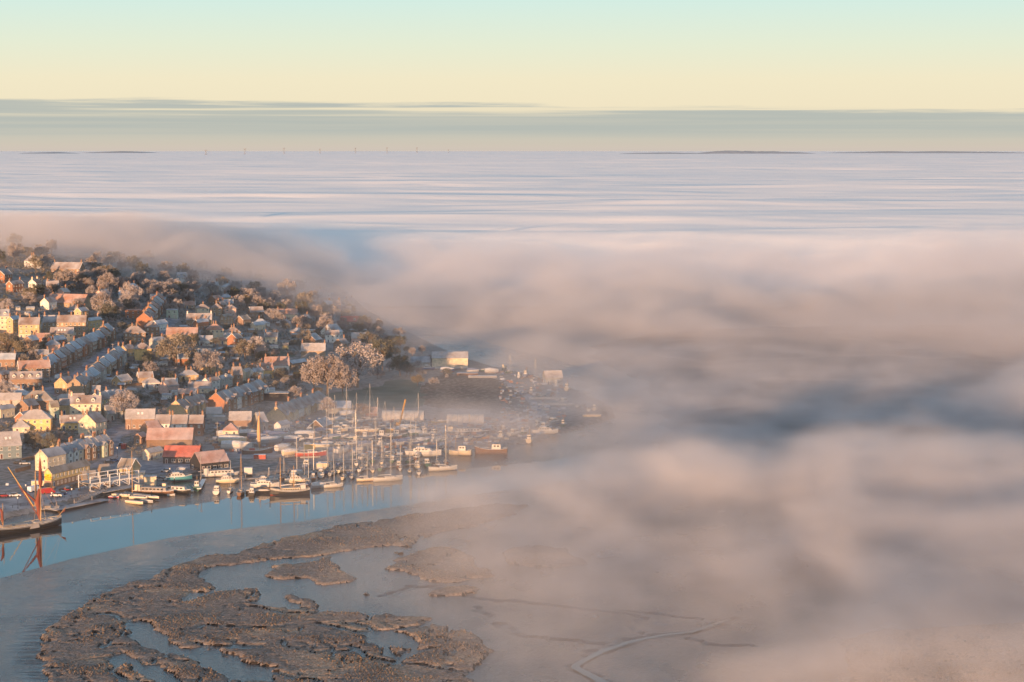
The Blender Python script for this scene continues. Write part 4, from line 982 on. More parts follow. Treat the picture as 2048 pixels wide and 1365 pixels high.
def trunk_mesh(kind, v):
    def f():
        r = random.Random(v); m = MB(); top = {'conifer': .9, 'bush': .3, 'poplar': .8}.get(kind, .34)
        m.bar((0, 0, -.06), (0, 0, top), .028, .014 if kind != 'conifer' else .004, 7)
        if kind in ('round', 'tall'):
            for k in range(9):
                a = r.uniform(0, 6.28); w = .34; z0 = r.uniform(.2, .36); e = (w * math.cos(a) * r.uniform(.5, 1), w * math.sin(a) * r.uniform(.5, 1), r.uniform(.6, .85))
                m.bar((0, 0, z0), e, .013, .004, 5)
                for q in range(2): m.bar([c * .6 + (z0 * .4 if i == 2 else 0) for i, c in enumerate(e)], (e[0] + r.uniform(-.14, .14), e[1] + r.uniform(-.14, .14), min(e[2] + r.uniform(0, .12), .93)), .006, .002, 4)
        return m.mesh('trunk', [M_BARK])
    return cached(('trunk', kind, v), f)
TREES = []
def tree(x, y, h, kind='round', m=None, spread=1.0, label=None):
    m = m or M_TWIG; v = TR.randint(0, 4 if kind == 'round' else 2)
    root = obj('tree' if kind != 'bush' else 'bush', None, None, (x, y, Z(x, y) - .1), TR.uniform(0, 6.28)); root.scale = (h * spread, h * spread, h)
    obj('trunk', trunk_mesh(kind, v), root); me = cached(('crown', kind, v, m.name), lambda: crown_mesh(kind, v)(m)); obj('crown', me, root)
    TREES.append((root, kind, m.name, h, label)); FOOT.append((x, y, h * .2)); return root
def T(px, pyb, hpx, kind='round', m=None, spread=1.0, label=None):
    """a tree whose foot is on photograph row PYB and which stands HPX pixels tall"""
    x, y, z = ground(px, pyb); return tree(x, y, hpx * y / F, kind, m, spread, label)
# the trees one can point to in the photograph
T(715, 775, 96, 'round', spread=1.15, label='largest frosted tree, a broad bare crown at the head of the meadow')
T(655, 790, 86, 'round', spread=1.0, label='tall bare tree leaning over the meadow edge, left of the largest frosted tree')
T(628, 788, 78, 'tall', label='slender bare tree at the left corner of the meadow')
T(685, 795, 66, 'round', label='lower bare tree in front of the largest frosted tree')
T(765, 742, 70, 'round', M_EVER, .9, label='great dark evergreen at the edge of the fog above the meadow')
T(800, 752, 46, 'round', M_OLIVE, 1.0, label='dim olive tree between the dark evergreen and the warehouse')
T(735, 700, 40, 'round', M_EVER, 1.1, label='dark fir clump beside the pinkish block')
T(353, 735, 72, 'round', M_OLIVE, 1.2, label='large olive green round tree right of the blazing gold house')
T(420, 752, 58, 'round', label='pinkish bare tree standing right of the large olive tree')
T(395, 757, 52, 'poplar', label='narrow pointed bare tree between the olive tree and the pinkish one')
T(300, 765, 46, 'tall', label='thin bare tree with a visible trunk below the blazing gold house')
T(248, 842, 66, 'round', M_TWIG, 1.0, label='round frosted tree beside the brown brick works')
T(345, 610, 34, 'round', M_EVER, 1.0, label='dark green tree at the right of the green grey house')
T(512, 722, 52, 'round', label='pink bare tree with fanning branches above the terracotta barn')
T(490, 722, 46, 'round', M_OLIVE, 1.1, label='dark olive tree left of the pink fanning tree')
T(608, 690, 36, 'round', M_OLIVE, .9, label='tidy oval tree left of the steep black and white gable')
T(205, 640, 62, 'tall', label='spiky white frosted tree above the gold gable with the blue roof')
T(218, 650, 46, 'round', M_EVER, 1.1, label='dark conifer mass right of the gold gable with the blue roof')
T(130, 582, 46, 'round', label='broad bare tree before the long hill house')
T(98, 568, 26, 'conifer', M_EVER, 1.5, label='dark fir beside the white hipped house on the hill')
T(215, 590, 48, 'round', label='bright frosted tree on the hill, right of the long hill house')
T(262, 612, 46, 'round', label='pinkish frosted round tree at mid hill under the fog')
T(320, 606, 44, 'round', spread=1.25, label='widest pinkish frosted tree at mid hill, right of its neighbour')
T(375, 615, 34, 'round', label='round frosted tree at the right end of the mid hill row')
T(238, 618, 20, 'conifer', M_EVER, .8, label='tiny dark cypress near the orange brick block')
T(15, 722, 60, 'round', M_OLIVE, 1.2, label='big olive tree at the left edge below the yellow flats')
T(52, 720, 46, 'round', M_OLIVE, 1.2, label='second olive tree from the left edge below the yellow flats')
T(100, 905, 42, 'round', M_EVER, .9, label='dark round tree right of the small golden square house')
T(66, 905, 50, 'tall', M_OLIVE, 1.0, label='dark leafless tree left of the small golden square house')
T(120, 890, 30, 'round', M_TWIG, 1.0, label='small bare tree below the gold walled cottage')
T(10, 800, 44, 'round', label='bare tree beside the left edge above the pale blue cottage')
T(655, 832, 40, 'round', label='low frosted tree behind the sail loft')
T(722, 838, 34, 'round', spread=1.3, label='spreading bush-like tree behind the red hut')
T(868, 772, 18, 'round', spread=1.4, label='low spreading scrub tree in front of the cream warehouse')
T(835, 772, 24, 'round', M_OLIVE, 1.3, label='olive scrub left of the cream warehouse')
T(590, 800, 30, 'round', label='rusty leaved tree right of the black flat roofed pavilion')
T(575, 600, 44, 'round', label='misty bare tree on the skyline left of the plume of fog')
T(610, 625, 44, 'round', M_OLIVE, label='misty olive tree behind the terracotta house in the misty trees')

# the wooded parts of the hill: one tree after another, each its own
def fill(n, box, hs, kinds, gap=.8, tries=40):
    got = 0
    for _ in range(n * tries):
        if got >= n: break
        px = TR.uniform(box[0], box[2]); t = (px - box[0]) / (box[2] - box[0] + 1e-9); py = TR.uniform(box[1] + t * box[4], box[3] + t * box[5])
        x, y, z = ground(px, py)
        if z < 2.6 or y > 1980: continue
        h = TR.uniform(*hs)
        if any((x - fx) ** 2 + (y - fy) ** 2 < (fr * .9 + h * .22 * gap + .8) ** 2 for fx, fy, fr in FOOT): continue
        k, mm = TR.choice(kinds)
        tree(x, y, h, k, mm, TR.uniform(.9, 1.25)); got += 1
BARE = [('round', M_TWIG), ('round', M_TWIG), ('tall', M_TWIG), ('round', M_OLIVE), ('round', M_EVER), ('tall', M_TWIG)]
MIX = [('round', M_TWIG), ('round', M_OLIVE), ('round', M_EVER), ('round', M_EVER), ('conifer', M_EVER), ('round', M_TWIG)]
LOW = [('bush', M_TWIG), ('bush', M_OLIVE), ('bush', M_EVER), ('round', M_TWIG), ('round', M_OLIVE), ('round', M_EVER)]
fill(62, (-20, 486, 640, 560, 90, 85), (9, 14), BARE, .35)
fill(40, (180, 570, 720, 625, 50, 50), (8, 12), BARE, .4)
fill(16, (0, 560, 230, 625, 0, 0), (8, 12), BARE, .4)
fill(26, (200, 640, 640, 700, 0, 10), (4, 8), MIX, .5)
fill(34, (230, 700, 600, 790, 10, -20), (4, 8), MIX, .5)
fill(12, (0, 690, 110, 740, 0, 0), (4, 8), MIX, .5)
fill(12, (600, 640, 850, 760, 40, 10), (6, 10), BARE, .6)
fill(60, (200, 720, 520, 830, 0, -10), (2, 4), LOW, .4)
fill(24, (500, 700, 640, 800, 0, 0), (3, 6), LOW, .4)
fill(12, (200, 800, 440, 860, 0, -20), (2, 5), LOW, .3)
fill(14, (760, 670, 900, 760, 60, 20), (3, 7), BARE, .5)
fill(22, (620, 600, 800, 640, 70, 60), (6, 10), BARE, .4)
fill(50, (0, 600, 620, 760, 0, 0), (2, 4), LOW, .4)
fill(26, (0, 780, 260, 925, 0, 0), (1.8, 3.8), LOW, .3)

# nobody could count the hedges and garden shrubs between: one object
def undergrowth():
    r = np.random.default_rng(3); n = 0; C = []
    fx = np.array([f[0] for f in FOOT]); fy = np.array([f[1] for f in FOOT]); fr = np.array([f[2] for f in FOOT])
    X = r.uniform(-480, 30, 60000); Y = r.uniform(820, 1900, 60000)
    zz = land_z(X, Y); cl = fbm(X / 25, Y / 25, 3, 44); dl = sdist(X, Y, LANDL)
    px = 1024 + F * X / Y
    ok = (dl > 22) & (cl > .41) & (px > -60) & ((px < 610) | (Y > 1290)) & (r.random(60000) < np.minimum(.8, 900 / Y))
    X, Y, zz = X[ok], Y[ok], zz[ok]; V = []
    for x, y, z in zip(X, Y, zz):
        if ((fx - x) ** 2 + (fy - y) ** 2 < (fr * .95) ** 2).any() or on_road(x, y): continue
        h = r.uniform(.5, 1.7) * (1.9 if y > 1300 else 1); k = 16; g = r.normal(size=(k, 3)) * (.55 * h, .55 * h, .3 * h) + (x, y, z + .5 * h)
        u = r.normal(size=(k, 3)); u /= np.linalg.norm(u, axis=1)[:, None]; w_ = np.cross(u, r.normal(size=(k, 3))); w_ /= np.linalg.norm(w_, axis=1)[:, None] + 1e-9
        s = r.uniform(.2, .5, (k, 1)) * (1.3 if y > 1300 else 1); V.append(np.stack([g - u * s, g + w_ * s * .6, g + u * s, g - w_ * s * .6], 1).reshape(-1, 3)); n += 1
    V = np.concatenate(V); q = np.arange(len(V)).reshape(-1, 4)
    me = bpy.data.meshes.new('garden_shrubs'); me.vertices.add(len(V)); me.vertices.foreach_set('co', V.ravel())
    me.loops.add(q.size); me.loops.foreach_set('vertex_index', q.ravel().astype(np.int32)); me.polygons.add(len(q))
    me.polygons.foreach_set('loop_start', np.arange(0, q.size, 4, dtype=np.int32)); me.polygons.foreach_set('loop_total', np.full(len(q), 4, dtype=np.int32))
    def f(nt, b):
        a = nramp(nt, nnoise(nt, .06, 3), [(.35, (.055, .075, .055)), (.5, (.14, .125, .095)), (.66, (.30, .25, .22))]); nt.links.new(nmix(nt, nramp(nt, nnoise(nt, 1.6, 2), [(.4, (0, 0, 0)), (.7, (.5, .5, .5))]), a, (.42, .40, .40)), b.inputs['Base Color'])
    me.materials.append(mat('shrubs', (.1, .1, .06), .95, .1, f)); me.update(calc_edges=True)
    tag(obj('garden_shrubs', me), 'frosted hedges and garden shrubs between the houses', 'shrubs', kind='stuff'); print('shrubs', n)

# ------------------------------------------------------------------ roads and quay, draped 4 cm over the ground
ROADS = []
def on_road(x, y):
    for line, wd in ROADS:
        for (ax, ay), (bx, by) in zip(line[:-1], line[1:]):
            dx, dy = bx - ax, by - ay; t = max(0, min(1, ((x - ax) * dx + (y - ay) * dy) / (dx * dx + dy * dy + 1e-9)))
            if math.hypot(x - ax - t * dx, y - ay - t * dy) < wd * .5: return True
    return False
def road_nodes(nt, b):
    n = nnoise(nt, .25, 5); nt.links.new(nramp(nt, n, [(.35, (.13, .14, .17)), (.65, (.30, .32, .37))]), b.inputs['Base Color'])
M_ROAD = mat('frosted_asphalt', (.1, .1, .12), .85, .3, road_nodes)
M_SLAB = frosted('frosty_quay_paving', (.20, .20, .22), .5, .5)
def strip(name, pts, wd, m, label, cat='road', lift=.07, kind='structure'):
    P = [Vector(ground(*p)) for p in pts]; Q = []
    for i in range(len(P) - 1):
        n = max(int((P[i + 1] - P[i]).length / 4), 1)
        Q += [P[i].lerp(P[i + 1], k / n) for k in range(n)]
    Q.append(P[-1])
    for _ in range(3): Q = [Q[0]] + [(Q[i - 1] + Q[i] * 2 + Q[i + 1]) / 4 for i in range(1, len(Q) - 1)] + [Q[-1]]
    ROADS.append(([(q.x, q.y) for q in Q[::2]], wd)); V = []; Fc = []
    for i, q in enumerate(Q):
        d = (Q[min(i + 1, len(Q) - 1)] - Q[max(i - 1, 0)]); d.z = 0; d.normalize(); s = Vector((-d.y, d.x, 0))
        for k in range(5):
            p = q + s * wd * (k / 4 - .5); V.append((p.x, p.y, float(land_z(p.x, p.y)) + lift))
        if i: Fc += [(5 * (i - 1) + k, 5 * (i - 1) + k + 1, 5 * i + k + 1, 5 * i + k) for k in range(4)]
    o = obj(name, mesh_from(name, V, Fc, [m], True)); tag(o, label, cat, kind=kind); return o
strip('road', [(262, 862), (228, 868), (216, 880), (226, 895), (240, 905), (225, 918), (205, 930), (190, 936)], 9, M_ROAD, 'frosted road curving down behind the inn')
strip('road', [(262, 852), (240, 862), (222, 872)], 12, M_ROAD, 'frosty forecourt above the bend', lift=.12)
strip('car_park', [(235, 928), (300, 938), (350, 936), (400, 952)], 26, M_ROAD, 'blue frosted car park before the black sheds', 'car park', lift=.10)
strip('road', [(-40, 985), (60, 968), (110, 962)], 6, M_ROAD, 'road behind the quay at the left edge', lift=.13)
strip('road', [(108, 790), (130, 768), (165, 742), (200, 715), (232, 690)], 7, M_ROAD, 'street between the two brick terraces')
strip('road', [(112, 812), (100, 790), (95, 775)], 6, M_ROAD, 'street below the dormer house', lift=.10)
strip('road', [(318, 668), (335, 648), (350, 636)], 9, M_ROAD, 'steep street beside the blue roofs')
strip('road', [(455, 672), (480, 678), (520, 676)], 9, M_SLAB, 'frosty yard right of the red hipped roof')
strip('path', [(1002, 762), (1030, 775), (1052, 790), (1066, 806), (1074, 822), (1060, 838), (1035, 850)], 4.5, M_SLAB, 'sea wall path curving round the headland meadow', 'path')
strip('road', [(430, 905), (520, 912), (640, 902), (760, 890)], 20, M_SLAB, 'frosty boatyard hardstanding', 'yard', lift=.05)
def patch(name, poly, m, label, cat, lift=.04, rag=6):
    P = np.array([ground(*p)[:2] for p in poly]); x0, y0 = P.min(0); x1, y1 = P.max(0)
    X, Y = np.meshgrid(np.arange(x0 - 3, x1 + 3, 1.6), np.arange(y0 - 3, y1 + 3, 2.2))
    d = sdist(X + rag * (fbm(X / 12, Y / 12, 2, 3) - .5), Y + rag * 2 * (fbm(X / 12, Y / 12, 2, 6) - .5), P)
    Zq = land_z(X, Y) + lift + (fbm(X / 2, Y / 2, 2, 8) - .5) * .12 + .03
    me, _ = grid_mesh(name, X, Y, Zq, keep=d[:-1, :-1] > 0, mats=[m]); tag(obj(name, me), label, cat, kind='structure')
def mead(nt, b): nt.links.new(nramp(nt, nnoise(nt, .08, 5), [(.35, (.05, .09, .075)), (.65, (.11, .15, .125))]), b.inputs['Base Color'])
def reed(nt, b):
    n = nnoise(nt, .5, 5, (1, .4, 1)); nt.links.new(nramp(nt, n, [(.35, (.07, .055, .045)), (.55, (.15, .12, .10)), (.7, (.24, .21, .19))]), b.inputs['Base Color']); nbump(nt, b, n, .3, .7)
patch('quay', [(-90, 1052), (0, 1029), (70, 1016), (130, 1001), (215, 983), (270, 970), (300, 960), (290, 950), (215, 962), (150, 974), (100, 978), (60, 985), (0, 994), (-90, 1005)], M_SLAB, 'frosty quay paving along the barges', 'quay', lift=.05, rag=.3)
patch('meadow', [(612, 800), (650, 788), (745, 775), (790, 758), (830, 762), (850, 790), (840, 815), (760, 818), (690, 812), (640, 818)], mat('frosted_grass_meadow', (.08, .12, .1), .95, .1, mead), 'blue green frosted meadow below the big trees', 'meadow')
patch('reed_bed', [(845, 765), (880, 750), (950, 748), (1000, 762), (1040, 785), (1062, 812), (1050, 835), (1000, 832), (975, 822), (890, 818), (850, 815), (838, 800)], mat('reeds', (.12, .1, .08), .95, .1, reed), 'brown frosted reed bed inside the sea wall', 'reed bed')
patch('green_plot', [(455, 690), (500, 686), (560, 700), (585, 712), (560, 718), (500, 704), (460, 700)], mat('frosted_lawn', (.08, .14, .12), .95, .1, mead), 'frosty green garden plot in the middle of the hill', 'lawn')
undergrowth()
# ------------------------------------------------------------------ boats
HULL = {'bright': mat('bright_white_hull', (.82, .80, .76), .4), 'white': mat('white_hull', (.56, .55, .53), .35), 'black': mat('black_hull', (.018, .018, .02), .4), 'blue': mat('blue_hull', (.05, .11, .24), .35), 'green': mat('green_hull', (.04, .12, .09), .45),
        'brown': mat('brown_hull', (.16, .085, .05), .6), 'red': mat('red_hull', (.38, .06, .04), .45), 'cream': mat('cream_hull', (.66, .56, .40), .45), 'grey': mat('grey_hull', (.32, .33, .35), .5),
        'teal': mat('teal_hull', (.08, .30, .36), .45), 'pink': mat('pink_hull', (.50, .10, .14), .5), 'yellow': mat('yellow_hull', (.62, .38, .05), .5)}
M_DECK = frosted('frosted_deck', (.34, .30, .26), .5, 1.5, .7); M_SPAR = mat('varnished_spar', (.42, .27, .13), .45); M_ALU = mat('aluminium_mast', (.45, .44, .42), .35, .5, None, .3)
M_REDSAIL = mat('red_ochre_sail', (.22, .065, .045), .85); M_ROPE = mat('rigging', (.10, .08, .07), .8); M_SHEET = frosted('boat_cover_white', (.60, .60, .60), .3, .6); M_BLUECOV = frosted('boat_cover_blue', (.10, .16, .30), .4, .8)
M_WOOD = frosted('grey_timber', (.22, .19, .17), .45, 1.2)
def hull_mesh(L, B, D, col_, sheer=.25, full=.5, transom=.7, bottom='red'):
    def f():
        m = MB(); n = 11; R = []
        for i in range(n):
            t = i / (n - 1); x = -L / 2 + L * t
            wq = (transom + (1 - transom) * math.sin(min(t / .45, 1) * math.pi / 2)) if t < .45 else max((1 - ((t - .45) / .55) ** (2.1 + full)), .02)
            b = B / 2 * wq; top = D * (1 + sheer * (2 * t - .8) ** 2); kz = 0 if t < .85 else (t - .85) * D * 1.3
            R.append([(x, -b, top), (x, -b * .94, D * .42), (x, -b * .62, .02 + kz), (x, 0, -.25 + kz), (x, b * .62, .02 + kz), (x, b * .94, D * .42), (x, b, top)])
        V = [p for r in R for p in r]; k = 7; Fc = []; M = []
        for j in range(n - 1):
            for q in range(k - 1): Fc.append((j * k + q, j * k + k + q, j * k + k + q + 1, j * k + q + 1)); M.append(1 if q in (2, 3) else 0)
            Fc.append((j * k + 6, j * k + k + 6, j * k + k, j * k)); M.append(2)
        Fc.append(tuple(range(7))); M.append(0)
        m.V, m.F, m.M = V, Fc, M
        for sg in (0, 6):      # rubbing strake along the rail
            for j in range(n - 1): m.bar(R[j][sg], R[j + 1][sg], .07, n=3, m=3)
        return m.mesh('hull', [HULL[col_], HULL[bottom], M_DECK, M_WHITEP])
    return cached(('hull', round(L), round(B, 1), round(D, 1), col_, sheer, full, transom, bottom), f)
def cabin_mesh(x0, x1, w, z0, h, rake, colm, nwin, roof=None):
    def f():
        m = MB(); a, b = x0 + rake * .3, x1 - rake
        m.add([(x0, -w / 2, z0), (x1, -w / 2, z0), (x1, w / 2, z0), (x0, w / 2, z0), (a, -w * .45, z0 + h), (b, -w * .45, z0 + h), (b, w * .45, z0 + h), (a, w * .45, z0 + h)],
              [(4, 5, 6, 7), (0, 1, 5, 4), (1, 2, 6, 5), (2, 3, 7, 6), (3, 0, 4, 7)])
        m.box(a - .15, b + .12, -w * .47, w * .47, z0 + h, z0 + h + .08, 1)
        return m.mesh('cabin', [colm, roof or M_DECK])
    return cached(('cab', x0, x1, w, z0, h, rake, colm.name, roof and roof.name), f)
def ports_mesh(x0, x1, w, z0, h, n):
    def f():
        m = MB(); s = (x1 - x0) / n
        for k in range(n):
            c = x0 + s * (k + .5)
            for sg in (-1, 1): m.box(c - s * .3, c + s * .3, sg * w / 2 - .03, sg * w / 2 + .03, z0, z0 + h)
        for sg in (-1, 1):
            for q in (-.25, .25): m.box(x0 - .36 if sg < 0 else x1 + .3, x0 - .28 if sg < 0 else x1 + .38, w * (q - .16), w * (q + .16), z0, z0 + h)
        return m.mesh('cabin_windows', [M_GLASS])
    return cached(('port', x0, x1, w, z0, h, n), f)
BOATS = []
def boat(px, py, L, head, kind, hc='white', mast=0, label=None, cover=None, cat='boat', group=None, name=None, lift=0, mastm=None, mark=None):
    """L in metres; HEAD is the bow's bearing in degrees, 0 pointing right, 90 away; MAST in metres"""
    x, y, z = ground(px, py); z = max(z, -.05) + lift; L = round(L); rz = math.radians(head)
    names = {'yacht': 'sailing_yacht', 'cruiser': 'motor_cruiser', 'barge': 'houseboat', 'work': 'fishing_boat', 'dinghy': 'dinghy', 'wrapped': 'covered_boat', 'lighter': 'flat_barge'}
    cats = {'yacht': 'sailing yacht', 'cruiser': 'motor cruiser', 'barge': 'houseboat', 'work': 'fishing boat', 'dinghy': 'dinghy', 'wrapped': 'covered boat', 'lighter': 'barge'}
    r = obj(name or names[kind], None, None, (x, y, z), rz); c = cats[kind] if cat == 'boat' else cat
    tag(r, label, c, group); BOATS.append((r, kind, hc, mast, lift, label)); FOOT.append((x, y, L * .3))
    if mark: MARKS.append((px, py, mark))
    if kind == 'yacht':
        B = L * .30; D = L * .11 + .1
        obj('hull', hull_mesh(L, B, D, hc, .22, .3, .62, 'blue' if hc == 'white' else 'red'), r)
        obj('cabin', cabin_mesh(-L * .12, L * .22, B * .52, D * .98, .5, .5, HULL['white'], 3), r); obj('cabin_windows', ports_mesh(-L * .08, L * .15, B * .5, D + .18, .2, 4), r)
        obj('cockpit_coaming', cached(('cock', L), lambda: MB().box(-L * .38, -L * .14, -B * .28, -B * .2, D, D + .3).box(-L * .38, -L * .14, B * .2, B * .28, D, D + .3).mesh('cockpit_coaming', [M_WOOD])), r)
        if mast:
            mt = MB(); mx = L * .10; mt.bar((mx, 0, D), (mx, 0, mast), .12, .09, 6); mt.bar((mx, -.6, mast * .62), (mx, .6, mast * .62), .04)
            for e in ((L * .48, 0, D * 1.2), (-L * .48, 0, D * 1.1), (mx, B * .45, D), (mx, -B * .45, D)): mt.bar((mx, 0, mast * .97), e, .022, n=3)
            mo = obj('mast', cached(('mast', L, round(mast), mastm and mastm.name), lambda: mt.mesh('mast', [mastm or M_ALU])), r)
            bm = MB(); bm.bar((mx, 0, D + 1.0), (-L * .34, 0, D + .95), .16, .10, 6); obj('furled_sail', cached(('boom', L, cover), lambda: bm.mesh('furled_sail', [M_BLUECOV if cover == 'blue' else M_SHEET])), mo)
    elif kind == 'cruiser':
        B = L * .34; D = L * .13 + .2
        obj('hull', hull_mesh(L, B, D, hc, .14, .7, .9, 'blue'), r)
        obj('cabin', cabin_mesh(-L * .28, L * .26, B * .72, D * .98, 1.15, 1.0, HULL['white'], 4), r); obj('cabin_windows', ports_mesh(-L * .24, L * .14, B * .70, D + .5, .42, 4), r)
        obj('flybridge', cached(('fly', L), lambda: MB().box(-L * .2, L * .04, -B * .3, B * .3, D + 1.2, D + 1.65).mesh('flybridge', [HULL['white']])), r)
        obj('rail', cached(('rail', L), lambda: rail_mb([(L * .46, 0), (L * .3, B * .34), (L * .05, B * .46)], D * 1.12).mesh('rail', [M_STEEL])), r)
    elif kind == 'work':
        B = L * .34; D = L * .14 + .2
        obj('hull', hull_mesh(L, B, D, hc, .3, .8, .8, 'red'), r)
        obj('wheelhouse', cabin_mesh(-L * .3, -L * .02, B * .55, D * .95, 2.1, .25, HULL['white'], 3), r); obj('cabin_windows', ports_mesh(-L * .27, -L * .07, B * .55, D + 1.05, .6, 2), r)
        mt = MB(); mt.bar((L * .06, 0, D), (L * .06, 0, D + L * .45), .09, .05, 6); mt.bar((L * .06, 0, D + L * .4), (L * .4, 0, D + L * .25), .06); obj('derrick', cached(('der', L), lambda: mt.mesh('derrick', [M_SPAR])), r)
    elif kind == 'barge':
        B = L * .19 + .4; D = 1.25
        obj('hull', hull_mesh(L, B, D, hc, .10, 2.2, .85, 'black'), r)
        cm = {'brown': M_WOOD, 'black': HULL['white'], 'teal': HULL['teal'], 'green': HULL['cream']}.get(hc, HULL['white'])
        obj('cabin', cabin_mesh(-L * .30, L * .34, B * .78, D * .98, 1.25, .3, cm, 6), r); obj('cabin_windows', ports_mesh(-L * .27, L * .28, B * .76, D + .45, .5, max(4, int(L / 2.5))), r)
        obj('wheelhouse', cabin_mesh(-L * .44, -L * .31, B * .62, D * .98, 2.2, .15, HULL['cream'] if hc != 'white' else HULL['white'], 2), r)
        if mast: mt = MB(); mt.bar((L * .36, 0, D), (L * .36, 0, mast), .12, .07, 6); obj('mast', mt.mesh('mast', [M_SPAR]), r)
    elif kind == 'wrapped':
        B = L * .33; D = L * .15 + .3
        obj('hull', hull_mesh(L, B, D, hc, .15, .6, .85, 'red'), r)
        m = MB(); R = []
        for i in range(9):
            t = i / 8; xx = -L * .5 + L * .97 * t; b = B / 2 * (1.03 if t < .5 else max(1.03 - ((t - .5) / .5) ** 2.6, .04)); tp = D * 1.12; hz = tp + (.55 + .55 * math.sin(math.pi * min(t + .15, 1))) * (1 if t < .95 else .4)
            R.append([(xx, -b, tp - .25), (xx, -b * .55, tp + (hz - tp) * .75), (xx, 0, hz), (xx, b * .55, tp + (hz - tp) * .75), (xx, b, tp - .25)])
        m.rings(R, close=False); me = cached(('wrap', L, round(B, 1), cover), lambda: m.mesh('winter_cover', [M_BLUECOV if cover == 'blue' else M_SHEET])); obj('winter_cover', me, r)
    elif kind == 'lighter':
        B = L * .22; D = 1.0
        obj('hull', hull_mesh(L, B, D, hc, .04, 3.5, .95, 'black'), r)
        obj('hatch_cover', cached(('hatch', L), lambda: MB().box(-L * .36, L * .34, -B * .3, B * .3, D, D + .45).mesh('hatch_cover', [M_DECK])), r)
    else:
        B = L * .42; D = .5
        obj('hull', hull_mesh(L, B, D, hc, .25, .4, .75, 'white'), r); obj('thwart', cached(('thw', L), lambda: MB().box(-.15, .15, -B * .46, B * .46, D + .02, D + .08).mesh('thwart', [M_WOOD])), r)
    if lift > .5:
        s = MB()
        for sx in (-.3, .25):
            for sy in (-1, 1): s.bar((L * sx, sy * B * .42, -lift - .1), (L * sx, sy * B * .30, D * .5), .08)
        s.box(-L * .35, L * .3, -.15, .15, -lift - .1, -.1); obj('cradle', cached(('crad', L, kind, round(lift, 1)), lambda: s.mesh('cradle', [M_STEEL])), r)
    return r
def rail_mb(P, z):
    m = MB(); P = [(x, -y) for x, y in P[::-1][:-1]] + P if False else P
    for sg in (-1, 1):
        for (ax, ay), (bx, by) in zip(P[:-1], P[1:]): m.bar((ax, sg * ay, z + .6), (bx, sg * by, z + .6), .035, n=3)
        for ax, ay in P: m.bar((ax, sg * ay, z - .1), (ax, sg * ay, z + .6), .03, n=3)
    return m

# moorings along the town quay and the boatyard, as one meets them from left to right
boat(307, 988, 16, -10, 'barge', 'brown', 0, 'long brown cabined barge with a frosted roof, left of the pair by the pier', mark='the brown cabined barge')
boat(352, 986, 12, -14, 'barge', 'black', 0, 'dark hulled barge with cream wheelhouse, right of the brown cabined one', mark='the dark hulled barge')
boat(356, 961, 11, 18, 'cruiser', 'teal', 0, 'teal and white cabin boat lying behind the dark hulled barge')
boat(394, 979, 9, 96, 'work', 'green', 0, 'dark green boat with a white wheelhouse, stern towards us', mark='the dark green boat')
boat(434, 986, 8, 92, 'cruiser', 'white', 0, 'bright gold lit motor yacht seen from its square stern', mark='the gold lit motor yacht')
boat(461, 984, 7, 86, 'yacht', 'white', 12, 'small white yacht right beside the gold lit motor yacht')
boat(482, 988, 9, 88, 'yacht', 'brown', 15, 'brown hulled yacht with tall mast, second from the gold lit motor yacht', mastm=M_SPAR)
boat(504, 990, 7, 93, 'cruiser', 'black', 0, 'dark motor boat with yellow stern stripes left of the posts', mark='the dark motor boat')
boat(441, 953, 15, 17, 'barge', 'white', 0, 'long white houseboat with square windows below the black sheds', mark='the long white houseboat')
boat(455, 966, 9, 12, 'cruiser', 'cream', 0, 'cream cabin boat in front of the long white houseboat')
boat(530, 976, 11, 4, 'cruiser', 'white', 0, 'low white sports cruiser lying broadside behind the posts', mark='the white sports cruiser')
boat(518, 986, 10, 2, 'lighter', 'black', 0, 'flat dark pontoon boat just before the white sports cruiser')
boat(642, 952, 8, 95, 'cruiser', 'white', 0, 'white high sided cruiser with sunlit stern in the middle of the marina', mark='the high sided cruiser')
boat(687, 957, 7, 88, 'yacht', 'cream', 12, 'round sterned cream yacht at the outer edge of the marina')
boat(664, 975, 9, 22, 'yacht', 'white', 9, 'plump white yacht afloat with its reflection, right of the folded sail', mark='the plump white yacht')
boat(638, 976, 6, 25, 'wrapped', 'grey', 0, 'grey half tented boat left of the plump white yacht')
boat(617, 968, 7, 92, 'yacht', 'blue', 12, 'dark blue yacht stern on, right of the black hulled ketch')
boat(705, 955, 7, 86, 'yacht', 'grey', 11, 'shaded grey yacht between two cream ones')
boat(731, 962, 7, 14, 'yacht', 'cream', 10, 'small cream yacht broadside at the outer edge of the marina')
boat(776, 962, 12, 20, 'yacht', 'white', 23, 'large white yacht with the tallest mast of the outer moorings', mark='the large white yacht')
boat(801, 939, 6, 90, 'yacht', 'white', 10, 'small yacht stern on just behind the large white yacht')
boat(820, 944, 6, 90, 'yacht', 'cream', 12, 'left of two small cream sterned yachts in the mist')
boat(838, 947, 7, 92, 'yacht', 'white', 12, 'right of two small cream sterned yachts in the mist')
boat(886, 941, 12, 16, 'yacht', 'white', 16, 'long pale yacht fading into the fog at the right end of the moorings', mark='the fading pale yacht')
boat(847, 912, 15, -4, 'cruiser', 'white', 0, 'large white motor yacht with swept bridge, above the misty moorings', mark='the large white motor yacht')
boat(915, 910, 12, 172, 'work', 'cream', 0, 'cream wheelhoused boat in thin fog, left of the bigger trawler')
boat(982, 908, 14, 176, 'work', 'brown', 0, 'big pale trawler almost lost in the fog off the headland', mark='the foggy trawler')
boat(872, 873, 10, 70, 'work', 'blue', 0, 'blue and white boat lying in the mud below the right arched shelter')
boat(934, 868, 20, 2, 'barge', 'black', 0, 'long low barge with yellow and white cabin side under the right arched shelter', mark='the long barge under the shelter')
